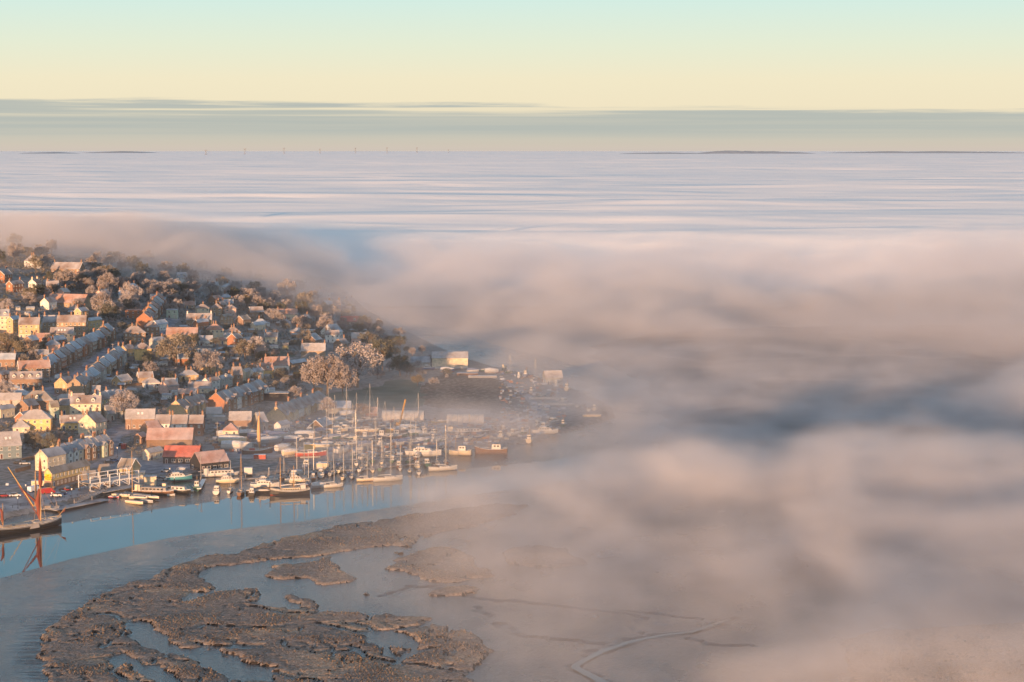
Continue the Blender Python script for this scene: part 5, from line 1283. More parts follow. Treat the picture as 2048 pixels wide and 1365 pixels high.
boat(1002, 876, 8, 85, 'work', 'white', 0, 'little white wheelhouse boat on the mud of the headland')
boat(1090, 868, 12, 8, 'cruiser', 'white', 0, 'white cruiser laid up at the foggy tip of the boatyard')
boat(1059, 884, 9, 84, 'work', 'cream', 0, 'small work boat at the inner end of the misty slip')
boat(1112, 812, 18, -2, 'lighter', 'white', 0, 'pale long hulk lying on the headland mud, nearer of two', mark='the headland hulks')
boat(1090, 800, 16, 4, 'lighter', 'grey', 0, 'grey hulk behind the pale long hulk on the headland')
boat(1184, 834, 9, 5, 'lighter', 'cream', 0, 'square pale barge at the very tip of the headland')
boat(1127, 853, 7, 80, 'work', 'green', 0, 'tiny dark hut boat off the headland tip')
# boats laid up ashore
boat(474, 902, 13, -4, 'wrapped', 'white', 0, 'long white covered hull behind the pink tin roof', lift=.9, mark='the long covered hull')
boat(466, 890, 12, -6, 'wrapped', 'cream', 0, 'cream covered hull lying behind the long white covered one', lift=.9)
boat(567, 905, 9, 55, 'wrapped', 'white', 0, 'white shrink wrapped boat with pointed stern cover', lift=1.0, mark='the shrink wrapped boat')
boat(582, 914, 8, 40, 'wrapped', 'cream', 0, 'boat under a rounded white hood, nearest the water in the yard', lift=1.0, mark='the rounded white hood')
boat(614, 880, 11, 6, 'wrapped', 'grey', 0, 'broad white covered boat in front of the open grey shed', lift=1.0)
boat(540, 893, 12, 40, 'wrapped', 'grey', 0, 'large grey tented boat left of the shrink wrapped one', lift=1.2, mark='the large tented boat')
boat(556, 882, 10, 35, 'wrapped', 'white', 0, 'pale tented boat behind the large grey tented one', lift=1.2, cover='blue')
boat(622, 916, 13, 12, 'yacht', 'red', 15, 'red hulled yacht laid up on the slope above the marina', lift=.8, mark='the red hulled yacht')
boat(685, 908, 10, 60, 'work', 'white', 0, 'white trawler yacht with square saloon windows ashore', lift=.8, mark='the white trawler yacht')
boat(735, 870, 12, 2, 'yacht', 'cream', 22, 'cream yacht ashore under the tallest mast of the yard', lift=1.1, mark='the tallest yard mast')
boat(731, 888, 12, 3, 'barge', 'brown', 0, 'brown houseboat with a band of small windows ashore')
boat(760, 893, 7, 88, 'work', 'white', 0, 'white wheelhouse standing among stacked hulls', lift=.6)
boat(666, 856, 9, -6, 'yacht', 'white', 14, 'sunlit white yacht right of the open grey shed', lift=1.1)
boat(690, 852, 8, 8, 'yacht', 'white', 17, 'white yacht behind the sunlit one, tall mast', lift=1.1)
boat(880, 850, 8, 14, 'yacht', 'yellow', 0, 'yellow hull beside the right arched shelter', lift=.9)
boat(834, 856, 7, 20, 'yacht', 'white', 15, 'white yacht ashore in front of the left arched shelter', lift=1.0)
boat(705, 838, 12, 2, 'wrapped', 'white', 0, 'long cream covered boat left of the red hut', lift=.7)
# filling the berths between: individuals, labelled further on
BR = random.Random(9)
def berth(a, b, n, hs, mastp, lift=0, kinds=('yacht', 'yacht', 'yacht', 'cruiser')):
    for i in range(n):
        t = (i + BR.uniform(.2, .8)) / n; px = a[0] + (b[0] - a[0]) * t; py = a[1] + (b[1] - a[1]) * t + BR.uniform(-4, 4); k = BR.choice(kinds)
        x, y, z = ground(px, py)
        if any((x - fx) ** 2 + (y - fy) ** 2 < (fr + 1.3) ** 2 for fx, fy, fr in FOOT): continue
        boat(px, py, BR.uniform(6, 9), hs + BR.uniform(-14, 14), k, BR.choice(['white', 'blue', 'grey', 'cream', 'brown', 'green', 'grey', 'white']), BR.uniform(9, 16) if k == 'yacht' and BR.random() < mastp else 0,
             lift=lift, cover=BR.choice([None, 'blue']))
berth((585, 952), (900, 930), 17, 90, .8); berth((560, 958), (640, 960), 4, 95, .8); berth((600, 938), (860, 918), 15, 85, .6); berth((700, 918), (900, 900), 9, 80, .5); berth((520, 966), (600, 962), 5, 15, .6, 0, ('cruiser', 'yacht'))
berth((640, 900), (860, 888), 11, 30, .5, .9, ('yacht', 'wrapped', 'wrapped')); berth((590, 884), (860, 878), 16, 10, .6, .9, ('yacht', 'wrapped', 'work')); berth((440, 872), (640, 888), 9, 15, .3, .9, ('wrapped', 'cruiser', 'wrapped')); berth((600, 870), (860, 866), 16, 20, .5, .9, ('yacht', 'wrapped', 'cruiser')); berth((650, 846), (760, 846), 6, 15, .9, .9, ('yacht', 'yacht', 'wrapped'))
berth((860, 888), (1060, 872), 9, 60, .4, .3, ('yacht', 'work', 'cruiser')); berth((1000, 742), (1140, 780), 9, 70, .5, .3, ('yacht', 'work', 'barge')); berth((1040, 785), (1200, 825), 12, 75, .4, .2, ('yacht', 'work', 'lighter', 'cruiser')); berth((1000, 868), (1120, 850), 6, 60, .3, .2, ('yacht', 'cruiser'))
berth((850, 742), (1010, 748), 8, 10, .2, .6, ('wrapped', 'cruiser', 'lighter'))

# small craft
for px, py, L, hd, c, lb in ((228, 996, 4, -12, 'pink', 'pink upturned dinghy on the mud beside the pontoons'), (380, 985, 3, 5, 'cream', 'tiny lit tender between the dark barge and the dark green boat'),
                             (342, 992, 3, 10, 'white', 'small white dinghy afloat under the bows of the dark hulled barge'), (604, 975, 3, 30, 'white', 'small white dinghy astern of the ketch'),
                             (1431, 1212, 4, 10, 'bright', 'lone pale round dinghy on the misty mud at the lower right')):
    boat(px, py, L, hd, 'dinghy', c, 0, lb)
def lying(px0, py0, px1, py1, wd, lb, hc='cream'):
    a = Vector(ground(px0, py0)); b = Vector(ground(px1, py1)); d = b - a; c = (a + b) / 2
    r = obj('flat_barge', None, None, (c.x, c.y, max(c.z, 0) + .02), math.atan2(d.y, d.x)); L = d.length; tag(r, lb, 'barge', 'long pale pontoon hulls beside the pier')
    obj('hull', hull_mesh(L, wd, .95, hc, .06, 3.0, .95, 'black'), r); obj('hatch_cover', MB().box(-L * .42, L * .36, -wd * .34, wd * .34, .95, 1.2).mesh('hatch_cover', [M_DECK]), r); FOOT.append((c.x, c.y, L * .3)); return r
lying(226, 992, 260, 996, 2.0, 'short pale pontoon hull, left of the front pair'); lying(261, 997, 294, 1001, 2.0, 'short pale pontoon hull, right of the front pair')
lo_ = lying(244, 988, 318, 1002, 3.2, 'longest pale pontoon hull with the tall brown mast'); lying(253, 1005, 286, 1011, 1.8, 'low pale pontoon hull lying nearest the river'); lying(282, 1004, 306, 1008, 1.4, 'narrow grey float behind the nearest pontoon hull', 'grey')
mt = MB(); mt.bar((-4, 0, .9), (-4.2, .3, 17), .17, .08, 7); mt.bar((-4.9, 0, 15), (-3.4, .2, 15.2), .05); obj('mast', mt.mesh('mast', [M_SPAR]), lo_)

# the black hulled ketch
def ketch():
    x, y, z = ground(580, 990); r = obj('ketch', None, None, (x, y, .0), math.radians(196)); tag(r, 'black hulled ketch with a broad white rail and portholes, mirrored in the river', 'ketch'); L = 15.0; MARKS.append((580, 975, 'the black hulled ketch')); FOOT.append((x, y, 6))
    obj('hull', hull_mesh(L, 4.2, 1.6, 'black', .42, .6, .55, 'red'), r)
    b = MB(); n = 14
    def rail(t): wq = (.55 + .45 * math.sin(min(t / .45, 1) * math.pi / 2)) if t < .45 else max(1 - ((t - .45) / .55) ** 2.7, .02); return -L / 2 + L * t, 2.1 * wq, 1.6 * (1 + .42 * (2 * t - .8) ** 2)
    for i in range(n):
        for sg in (-1, 1):
            a, c = rail(i / n), rail((i + 1) / n); b.add([(a[0], sg * (a[1] + .05), a[2] - .35), (c[0], sg * (c[1] + .05), c[2] - .35), (c[0], sg * (c[1] + .02), c[2] + .45), (a[0], sg * (a[1] + .02), a[2] + .45)], [(0, 1, 2, 3), (3, 2, 1, 0)])
    obj('bulwark', b.mesh('bulwark', [HULL['white']]), r)
    obj('cabin', cabin_mesh(-3.8, 3.4, 2.3, 1.6, 1.0, .4, HULL['cream'], 6, M_DECK), r); obj('cabin_windows', ports_mesh(-3.4, 2.8, 2.3, 2.0, .32, 7), r)
    obj('wheelhouse', cabin_mesh(-5.9, -3.9, 2.1, 1.6, 2.0, .2, HULL['white'], 3), r); obj('awning', MB().box(-6.8, -3.7, -1.3, 1.3, 3.7, 3.8).mesh('awning', [M_SHEET]), r)
    for mx, h in ((3.6, 14.5), (-1.5, 11.0)):
        m = MB(); m.bar((mx, 0, 1.5), (mx, 0, h), .16, .08, 7); m.bar((mx, -1, h * .6), (mx, 1, h * .6), .05)
        for e in ((7.4, 0, 2.3), (-7.2, 0, 2.2), (mx, 2, 1.8), (mx, -2, 1.8)): m.bar((mx, 0, h * .96), e, .03, n=3)
        mo = obj('mast', m.mesh('mast', [M_SPAR]), r); s = MB(); s.bar((mx - .1, 0, 3.6), (mx - 4.3, 0, 3.9), .25, .14, 7); obj('furled_sail', s.mesh('furled_sail', [M_SHEET]), mo)
    s = MB(); s.bar((7, 0, 2.5), (10.2, 0, 3.3), .11, .06, 6); obj('bowsprit', s.mesh('bowsprit', [M_SPAR]), r)
ketch()

# Thames sailing barges at the quay
def furl(pts, m=M_REDSAIL, name='brailed_sail'):
    b = MB(); R = []
    for i, (x, y, z, rr) in enumerate(pts):
        R.append([(x + rr * math.cos(t) * (1 + .18 * math.sin(3 * t + i * 1.7)), y + rr * .8 * math.sin(t), z) for t in [2 * math.pi * k / 10 for k in range(10)]])
    b.rings(R); return b.mesh(name, [m], True)
def thames_barge(px0, py0, px1, py1, lb, main=True, bow=None):
    a = Vector(flat(px0, py0) + (0,)); b = Vector(flat(px1, py1) + (0,)); d = b - a; L = d.length; c = (a + b) / 2; th = math.atan2(d.y, d.x)
    c += Vector((-math.sin(th), math.cos(th), 0)) * 2.4
    r = obj('sailing_barge', None, None, (c.x, c.y, 0), th); tag(r, lb, 'sailing barge', 'Thames sailing barges along the quay'); FOOT.append((c.x, c.y, L * .45))
    obj('hull', hull_mesh(L, 5.4, 2.0, 'black', .30, 1.6, .72, 'brown'), r); w = MB(); n = 16
    def rl(t): wq = (.72 + .28 * math.sin(min(t / .45, 1) * math.pi / 2)) if t < .45 else max(1 - ((t - .45) / .55) ** 3.7, .02); return -L / 2 + L * t, 2.7 * wq, 2.0 * (1 + .30 * (2 * t - .8) ** 2)
    for sg in (-1, 1):
        for i in range(n):
            p, q = rl(i / n), rl((i + 1) / n); w.bar((p[0], sg * p[1], p[2] + .45), (q[0], sg * q[1], q[2] + .45), .09, n=4); w.bar((p[0], sg * p[1], p[2]), (p[0], sg * p[1], p[2] + .45), .05, n=3)
    obj('rail', w.mesh('rail', [HULL['cream']]), r)
    wl = MB()
    for sg in (-1, 1):
        for i in range(n): p, q = rl(i / n), rl((i + 1) / n); wl.bar((p[0], sg * (p[1] + .02), p[2] - .35), (q[0], sg * (q[1] + .02), q[2] - .35), .05, n=3)
    obj('white_line', wl.mesh('white_line', [HULL['white']]), r)
    for hx, hl in ((-L * .12, 4.2), (L * .12, 2.4)): obj('hatch', MB().box(hx - hl / 2, hx + hl / 2, -1.3, 1.3, 2.0, 2.6).mesh('hatch', [M_DECK]), r)
    obj('aft_cabin', cabin_mesh(-L * .40, -L * .27, 2.4, 2.0, .9, .1, M_WOOD, 2), r)
    wh = MB(); 
    for k in range(12): t0, t1 = k * math.pi / 6, (k + 1) * math.pi / 6; wh.bar((-L * .43, .55 * math.cos(t0), 3.1 + .55 * math.sin(t0)), (-L * .43, .55 * math.cos(t1), 3.1 + .55 * math.sin(t1)), .05, n=3)
    wh.bar((-L * .43, 0, 3.1), (-L * .41, 0, 2.2), .06); obj('steering_wheel', wh.mesh('steering_wheel', [M_SPAR]), r)
    lee = MB().slab([(-1.5, -3.0, .9), (2.4, -2.9, 1.0), (2.2, -2.85, 2.4), (-.6, -2.9, 2.5)], .12); obj('leeboard', lee.mesh('leeboard', [M_WOOD]), r)
    wi = MB(); wi.bar((L * .36, -.8, 2.7), (L * .36, .8, 2.7), .3, n=8); obj('windlass', wi.mesh('windlass', [M_WOOD]), r)
    wb = MB().box(-L * .33, -L * .28, .6, 1.3, 2.1, 2.5); obj('deck_box', wb.mesh('deck_box', [HULL['red']]), r)
    mx = L * .18
    m = MB(); m.bar((mx, 0, 2), (mx, 0, 15.5), .24, .18, 8); m.bar((mx + .25, 0, 13.5), (mx + .25, 0, 26.5), .15, .06, 7); m.box(mx - .35, mx + .45, -.35, .35, 13.6, 13.9)
    for e in ((L * .5, 0, 2.8), (mx - 1, 2.6, 2.3), (mx - 1, -2.6, 2.3), (mx + .6, 2.6, 2.3), (mx + .6, -2.6, 2.3)): m.bar((mx, 0, 15), e, .035, n=3)
    m.bar((mx + .25, 0, 25.5), (L * .5, 0, 2.8), .03, n=3); mo = obj('main_mast', m.mesh('main_mast', [M_SPAR]), r)
    s = MB(); s.bar((mx + .1, .4, 3.2), (mx - 8.2, 1.2, 16.6), .19, .11, 7); obj('sprit', s.mesh('sprit', [M_REDSAIL]), mo)
    obj('mainsail', furl([(mx - .1, .4, 2.9, .25), (mx - .4, .4, 4.5, .55), (mx - .6, .3, 7.5, .75), (mx - .9, .3, 9.3, .95), (mx - .5, .2, 11.5, .6), (mx - .2, .1, 13.8, .4)], name='mainsail'), mo)
    obj('peak_sail', furl([(mx - .9, .5, 9.0, .7), (mx - 2.6, .7, 10.6, .5), (mx - 4.8, .9, 12.7, .32), (mx - 7.6, 1.1, 15.6, .14)], name='peak_sail'), mo)
    obj('topsail', furl([(mx + .3, 0, 14.2, .35), (mx + .3, 0, 16, .75), (mx + .3, 0, 19, .6), (mx + .3, 0, 22.5, .42), (mx + .3, 0, 24.5, .12)], name='topsail'), mo)
    obj('masthead_bob', MB().box(mx - .1, mx + .9, -.03, .03, 26.3, 27.0).bar((mx + .25, 0, 26.5), (mx + .25, 0, 27.6), .05).mesh('masthead_bob', [HULL['cream']]), mo)
    zx = -L * .38; m = MB(); m.bar((zx, 0, 2), (zx, 0, 10.5), .14, .09, 7); m.bar((zx, 0, 3), (zx - 3.0, .4, 10.4), .08, .05, 6); mz = obj('mizzen_mast', m.mesh('mizzen_mast', [M_SPAR]), r)
    obj('mizzen_sail', furl([(zx, .2, 2.6, .2), (zx - .1, .2, 5, .42), (zx - .2, .2, 7.5, .5), (zx - 1.0, .2, 9.2, .2)], name='mizzen_sail'), mz)
    s = MB(); s.bar((L * .44, 0, 2.9), (L * .44 + 3.6, 0, 6.2), .15, .08, 7); obj('bowsprit', s.mesh('bowsprit', [M_SPAR]), r)
    fs = MB().slab([(L * .44 + 1.2, -.02, 4.0), (L * .44 + 3.3, -.02, 5.6), (L * .44 + 3.0, -.02, 4.6)], .04); obj('foresail_furled', fs.mesh('foresail_furled', [M_REDSAIL]), r)
    return r
thames_barge(-2, 1073, 131, 1052, 'black Thames sailing barge with furled red sails and a mooring place at the quay'); MARKS.append((70, 1040, 'the red sailed barge'))
def yellow_rig():
    x, y, z = flat(58, 1040) + (0,); y += 13; x = (58 - 1024) / F * y
    r = obj('sailing_barge', None, None, (x, y, 0), math.radians(188)); tag(r, 'second barge with bare yellow mast and steeply slanting yellow sprit, behind the red sailed one', 'sailing barge', 'Thames sailing barges along the quay'); L = 17
    obj('hull', hull_mesh(L, 4.6, 1.7, 'black', .3, 1.6, .72, 'brown'), r); obj('aft_cabin', cabin_mesh(-5.6, -3.4, 2.2, 1.7, .9, .1, M_WOOD, 2), r); obj('hatch', MB().box(-2.4, 1.8, -1.2, 1.2, 1.7, 2.2).mesh('hatch', [M_DECK]), r)
    m = MB(); m.bar((0, 0, 1.6), (-.4, 0, 15.2), .24, .15, 8); m.bar((-1.0, 0, 13), (.4, 0, 13.2), .06); m.bar((-1.3, 0, 10.6), (.7, 0, 10.8), .06); mo = obj('main_mast', m.mesh('main_mast', [M_SPAR]), r)
    m = MB(); m.bar((.5, 0, 2.4), (9.2, 0, 17.0), .17, .1, 7); obj('sprit', m.mesh('sprit', [mat('yellow_spar', (.66, .42, .08), .45)]), mo)
    obj('furled_sail', furl([(-.3, 0, 3, .3), (-.3, 0, 6, .45), (-.4, 0, 9, .35), (-.4, 0, 12, .2)], M_ROPE, 'furled_sail'), mo)
yellow_rig()
def pale_smack():
    x, y, z = ground(515, 908); r = obj('fishing_smack', None, None, (x, y, z + .2), math.radians(20)); tag(r, 'smack with one stout mast wrapped in tan furled canvas, ashore in the yard', 'smack'); MARKS.append((515, 860, 'the stout wrapped mast'))
    obj('hull', hull_mesh(13, 3.8, 1.5, 'brown', .35, .8, .6, 'red'), r)
    m = MB(); m.bar((1, 0, 1.4), (1, 0, 18), .2, .1, 7); m.bar((1, 0, 17), (6.4, 0, 1.9), .03, n=3); m.bar((1, 0, 17), (-6.4, 0, 1.9), .03, n=3); mo = obj('mast', m.mesh('mast', [M_SPAR]), r)
    obj('furled_sail', furl([(.8, 0, 2.4, .3), (.7, 0, 5, .7), (.6, 0, 9, .75), (.7, 0, 13, .5), (.8, 0, 16, .2)], mat('tan_canvas', (.55, .34, .18), .8), 'furled_sail'), mo)
    obj('deck_house', cabin_mesh(-3.5, -1.2, 2.0, 1.5, .9, .2, HULL['red'], 2), r)
pale_smack()
# ------------------------------------------------------------------ piers, pontoons, street things
def pier():
    a = Vector(ground(180, 985)); b = Vector(ground(277, 972)); d = b - a; d.z = 0; L = d.length; th = math.atan2(d.y, d.x); zb = max(a.z, b.z)
    r = obj('pier', None, None, (a.x, a.y, zb), th); tag(r, 'white framed terrace pier with diagonal braces on tall posts beside the inn', 'pier')
    n = 6; W = 7.0; H1 = 3.4; H2 = 5.6
    obj('deck', MB().box(-.3, L + .3, .0, W, H1 - .15, H1).mesh('deck', [M_WOOD]), r)
    P = cached('pierpost', lambda: MB().box(-.13, .13, -.13, .13, -3.5, H2).mesh('post', [M_WHITEP]))
    for k in range(n):
        for yy in (-.25, W): obj('post', P, r, (L * k / (n - 1), yy, 0))
    for yy in (-.25, W):
        obj('top_rail', MB().box(0, L, yy - .1, yy + .1, H2, H2 + .2).mesh('top_rail', [M_WHITEP]), r)
        obj('lower_beam', MB().box(0, L, yy - .16, yy - .14 + .3, H1 - .5, H1 - .16).mesh('lower_beam', [M_WHITEP]), r)
    for k in range(n - 1):
        x0, x1 = L * k / (n - 1), L * (k + 1) / (n - 1)
        obj('brace', MB().bar((x0, -.42, H1 - .3), (x1, -.42, .6), .12).mesh('brace', [M_WHITEP]), r)
        obj('brace', MB().bar((x0, W + .2, H1 - .3), (x1, W + .2, .6), .12).mesh('brace', [M_WHITEP]), r)
        obj('handrail', MB().box(x0 + .2, x1 - .2, -.3, -.2, H1 + 1.0, H1 + 1.1).mesh('handrail', [M_WHITEP]), r)
pier()
def pontoon(p0, p1, wd, lb, z=.45, m=None, rails=False, name='pontoon', cat='pontoon', dz=0.0):
    a = Vector(ground(*p0)); b = Vector(ground(*p1)); d = b - a; d.z = 0; L = d.length; zz = max(a.z, b.z, 0) + z
    r = obj(name, None, None, (a.x, a.y, zz), math.atan2(d.y, d.x)); tag(r, lb, cat)
    dk = MB(); dk.add([(0, -wd / 2, -.25), (L, -wd / 2, -.25 + dz), (L, wd / 2, -.25 + dz), (0, wd / 2, -.25), (0, -wd / 2, 0), (L, -wd / 2, dz), (L, wd / 2, dz), (0, wd / 2, 0)], [(0, 3, 2, 1), (4, 5, 6, 7), (0, 1, 5, 4), (1, 2, 6, 5), (2, 3, 7, 6), (3, 0, 4, 7)])
    obj('deck', dk.mesh('deck', [m or M_WOOD]), r); n = max(int(L / 7), 2)
    for k in range(n):
        t = (k + .5) / n; obj('pile', cached('pile', lambda: MB().bar((0, 0, -4), (0, 0, 1.4), .15, n=6).mesh('pile', [M_WOOD])), r, (L * t, wd / 2 + .2, t * dz))
    if rails:
        for sg in (-1, 1):
            q = MB(); k = max(int(L / 1.6), 3)
            q.bar((0, sg * wd / 2, 1.1), (L, sg * wd / 2, 1.1 + dz), .07); q.bar((0, sg * wd / 2, .1), (L, sg * wd / 2, .1 + dz), .07)
            for i in range(k): t0, t1 = i / k, (i + 1) / k; q.bar((L * t0, sg * wd / 2, .1 + t0 * dz), (L * (t0 + t1) / 2, sg * wd / 2, 1.1 + dz * (t0 + t1) / 2), .05, n=3); q.bar((L * (t0 + t1) / 2, sg * wd / 2, 1.1 + dz * (t0 + t1) / 2), (L * t1, sg * wd / 2, .1 + t1 * dz), .05, n=3)
            obj('lattice_railing', q.mesh('lattice_railing', [M_WOOD]), r)
    return r
pontoon((104, 1024), (211, 1001), 4.5, 'broad frosty landing stage between the quay and the mud', .5, M_SLAB)
pontoon((152, 1010), (210, 992), 2.0, 'sloping lattice sided gangway down to the landing stage', .7, M_WOOD, True, 'gangway', 'gangway', 1.6)
pontoon((196, 990), (282, 976), 6, 'dark timber wharf under the white pier', 1.2)
pontoon((318, 963), (392, 948), 1.6, 'narrow walkway along the shore beneath the car park', 1.0, None, True, 'walkway', 'walkway')
pontoon((395, 950), (480, 938), 1.6, 'walkway passing behind the long white houseboat', 1.0, None, False, 'walkway', 'walkway')
pontoon((470, 962), (560, 956), 1.8, 'jetty behind the row of stern moored boats', .6, None, False, 'jetty', 'jetty')
pontoon((560, 950), (700, 944), 1.8, 'long jetty through the middle of the marina', .6, None, False, 'jetty', 'jetty')
pontoon((700, 944), (880, 926), 1.8, 'far jetty running into the mist of the outer marina', .6, None, False, 'jetty', 'jetty')
pontoon((640, 926), (860, 912), 1.8, 'inner jetty between the two lines of yachts', .6, None, False, 'jetty', 'jetty')
pontoon((1018, 848), (1055, 832), 2.5, 'pale slip running up to the sea wall path', .5, M_SLAB, False, 'slipway', 'slipway')
pontoon((398, 985), (408, 962), 1.6, 'curved white landing between the green boat and the gold lit motor yacht', .8, M_WHITEP, False, 'landing', 'landing')
def post(px, py, h, lb, m=M_BLACK, white=True):
    x, y, z = ground(px, py); r = obj('mooring_post', MB().bar((0, 0, -2), (0, 0, h), .2, .17, 7).mesh('mooring_post', [m]), None, (x, y, max(z, 0))); tag(r, lb, 'mooring post')
    if white: obj('post_cap', MB().bar((0, 0, h), (0, 0, h + .35), .24, .05, 7).mesh('post_cap', [M_WHITEP]), r)
post(540, 990, 5.0, 'tall black mooring post between the dark motor boat and the ketch'); post(303, 1000, 3.2, 'black post with white cap at the end of the longest pontoon hull'); post(349, 975, 3.5, 'thin pile with white cap beside the dark hulled barge')
post(538, 950, 2.6, 'short pile with white cap behind the sports cruiser', M_STEEL); post(661, 940, 2.6, 'post with a white board above the high sided cruiser', M_STEEL)
# lamp posts
def lamp(px, py, lb):
    x, y, z = ground(px, py)
    def a(): return MB().bar((0, 0, 0), (0, 0, 3.6), .09, .06, 6).bar((0, 0, 0), (0, 0, .6), .16, n=6).mesh('column', [M_BLACK])
    def b(): return MB().bar((0, 0, 3.6), (0, 0, 4.3), .14, .34, 6).bar((0, 0, 4.3), (0, 0, 4.6), .34, .05, 6, 1).mesh('lantern', [M_WHITEP, M_BLACK])
    r = obj('street_lamp', None, None, (x, y, z)); tag(r, lb, 'street lamp', 'lamps along the quay'); obj('column', cached('lampc', a), r); obj('lantern', cached('lampl', b), r)
for px, py, lb in ((104, 1008, 'quay lamp behind the bow of the red sailed barge'), (144, 1000, 'quay lamp at the head of the gangway'), (209, 988, 'quay lamp at the left foot of the white pier'), (36, 1018, 'quay lamp behind the stern of the red sailed barge'),
                   (52, 992, 'lamp on the road side of the quay, left of the inn'), (235, 915, 'lamp at the bend of the frosted road'), (340, 958, 'lamp at the river edge of the car park'), (182, 978, 'lamp standing right before the glazed dining room')): lamp(px, py, lb)
def railing(p0, p1, lb):
    a = Vector(ground(*p0)); b = Vector(ground(*p1)); d = b - a; L = math.hypot(d.x, d.y); r = obj('railing', None, None, a, math.atan2(d.y, d.x)); tag(r, lb, 'railing'); n = max(int(L / 3), 2)
    obj('chain_rail', MB().bar((0, 0, .95), (L, 0, .95 + d.z), .04, n=3).mesh('chain_rail', [M_BLACK]), r); P = cached('railp', lambda: MB().bar((0, 0, -.3), (0, 0, 1.15), .09, .07, 5).mesh('post', [M_BLACK]))
    for k in range(n + 1): obj('post', P, r, (L * k / n, 0, d.z * k / n))
railing((-5, 1022), (70, 1008), 'black post and chain railing on the quay left of the lamps'); railing((75, 1008), (168, 992), 'black post and chain railing from the bow lamp to the gangway'); railing((-5, 1000), (60, 990), 'railing along the inner edge of the quay road')
# utility poles
def pole(px, py, h, lb):
    x, y, z = ground(px, py); r = obj('utility_pole', None, None, (x, y, z)); tag(r, lb, 'utility pole')
    obj('pole', cached(('up', h), lambda: MB().bar((0, 0, -.5), (0, 0, h), .16, .11, 6).mesh('pole', [M_WOOD])), r); obj('crossarm', cached(('ua', h), lambda: MB().box(-.9, .9, -.06, .06, h - .7, h - .55).mesh('crossarm', [M_WOOD])), r)
for px, py, h, lb in ((99, 770, 8, 'utility pole right of the brick house with four dormers'), (264, 888, 11, 'tall pole at the inner side of the frosted road bend'), (435, 885, 9, 'pole left of the white hipped boatyard cottage'), (477, 888, 8, 'pole right of the white hipped boatyard cottage'),
                      (226, 716, 8, 'pole at the top of the shorter terrace'), (255, 722, 7, 'pole left of the blazing gold house'), (276, 822, 7, 'pole above the brown brick works'), (522, 775, 8, 'pole beside the golden fronted cottage'), (402, 960, 10, 'bare white mast pole at the landing below the pink tin roof'), (234, 850, 8, 'pole between the slate house and the round frosted tree')): pole(px, py, h, lb)
# vehicles
CARC = {'silver': mat('silver_car_paint', (.42, .44, .47), .3, .6), 'dark': mat('dark_car_paint', (.03, .035, .05), .25, .6), 'red': mat('red_car_paint', (.35, .03, .03), .3, .6), 'white': mat('white_van_paint', (.72, .74, .76), .35, .5), 'blue': mat('blue_car_paint', (.06, .12, .26), .3, .6)}
M_TYRE = mat('tyre', (.02, .02, .02), .8); M_LAMPG = mat('headlamp_glass', (.5, .5, .5), .15, .6); M_FROSTP = mat('frost', (.5, .55, .62), .8)
def car(px, py, head, c, kind, lb):
    x, y, z = ground(px, py); van = kind == 'van'; L, W_, Hh = (5.0, 2.0, 2.2) if van else (4.3, 1.8, 1.45)
    def body():
        m = MB(); R = []
        S = [(-.5, .35, .62), (-.49, .3, .78 if van else .85), (-.3, .3, .9), (.22, .3, .92), (.46, .3, .74), (.5, .38, .6)] if not van else [(-.5, .3, 2.1), (-.48, .28, 2.18), (.18, .28, 2.18), (.30, .28, 1.9), (.36, .28, 1.15), (.5, .32, .95)]
        for t, lo, hi_ in S: R.append([(t * L, -W_ / 2, lo), (t * L, W_ / 2, lo), (t * L, W_ / 2 * .97, hi_), (t * L, -W_ / 2 * .97, hi_)])
        m.rings(R); return m.mesh('body', [CARC[c]], False)
    def cab():
        m = MB(); m.add([(-1.7, -.84, .86), (1.1, -.84, .9), (1.1, .84, .9), (-1.7, .84, .86), (-1.3, -.68, 1.42), (.35, -.68, 1.45), (.35, .68, 1.45), (-1.3, .68, 1.42)], [(4, 5, 6, 7), (0, 1, 5, 4), (1, 2, 6, 5), (2, 3, 7, 6), (3, 0, 4, 7)])
        m.M = [1, 0, 0, 0, 0]; return m.mesh('cabin', [M_GLASS, M_FROSTP])
    r = obj('parked_van' if van else 'parked_car', None, None, (x, y, z + .1), math.radians(head)); tag(r, lb, 'van' if van else 'car', 'parked vehicles'); FOOT.append((x, y, 1.5))
    obj('body', cached(('cb', c, van), body), r)
    if van: obj('windscreen', cached('vws', lambda: MB().slab([(1.52, -.85, 1.85), (1.83, -.85, 1.18), (1.83, .85, 1.18), (1.52, .85, 1.85)], .03).mesh('windscreen', [M_GLASS])), r)
    else: obj('cabin', cached('ccab', cab), r)
    wm = cached('wheel', lambda: MB().bar((0, -.11, .33), (0, .11, .33), .33, n=12).mesh('wheel', [M_TYRE])); 
    for sx in (-.31, .31):
        for sy in (-1, 1): obj('wheel', wm, r, (sx * L, sy * (W_ / 2 - .08), 0))
    hm = cached(('hl', van), lambda: MB().box(L / 2 - .06, L / 2 + .02, -.16, .16, .62, .78).mesh('headlight', [M_LAMPG]))
    for sy in (-.6, .6): obj('headlight', hm, r, (0, sy, 0))
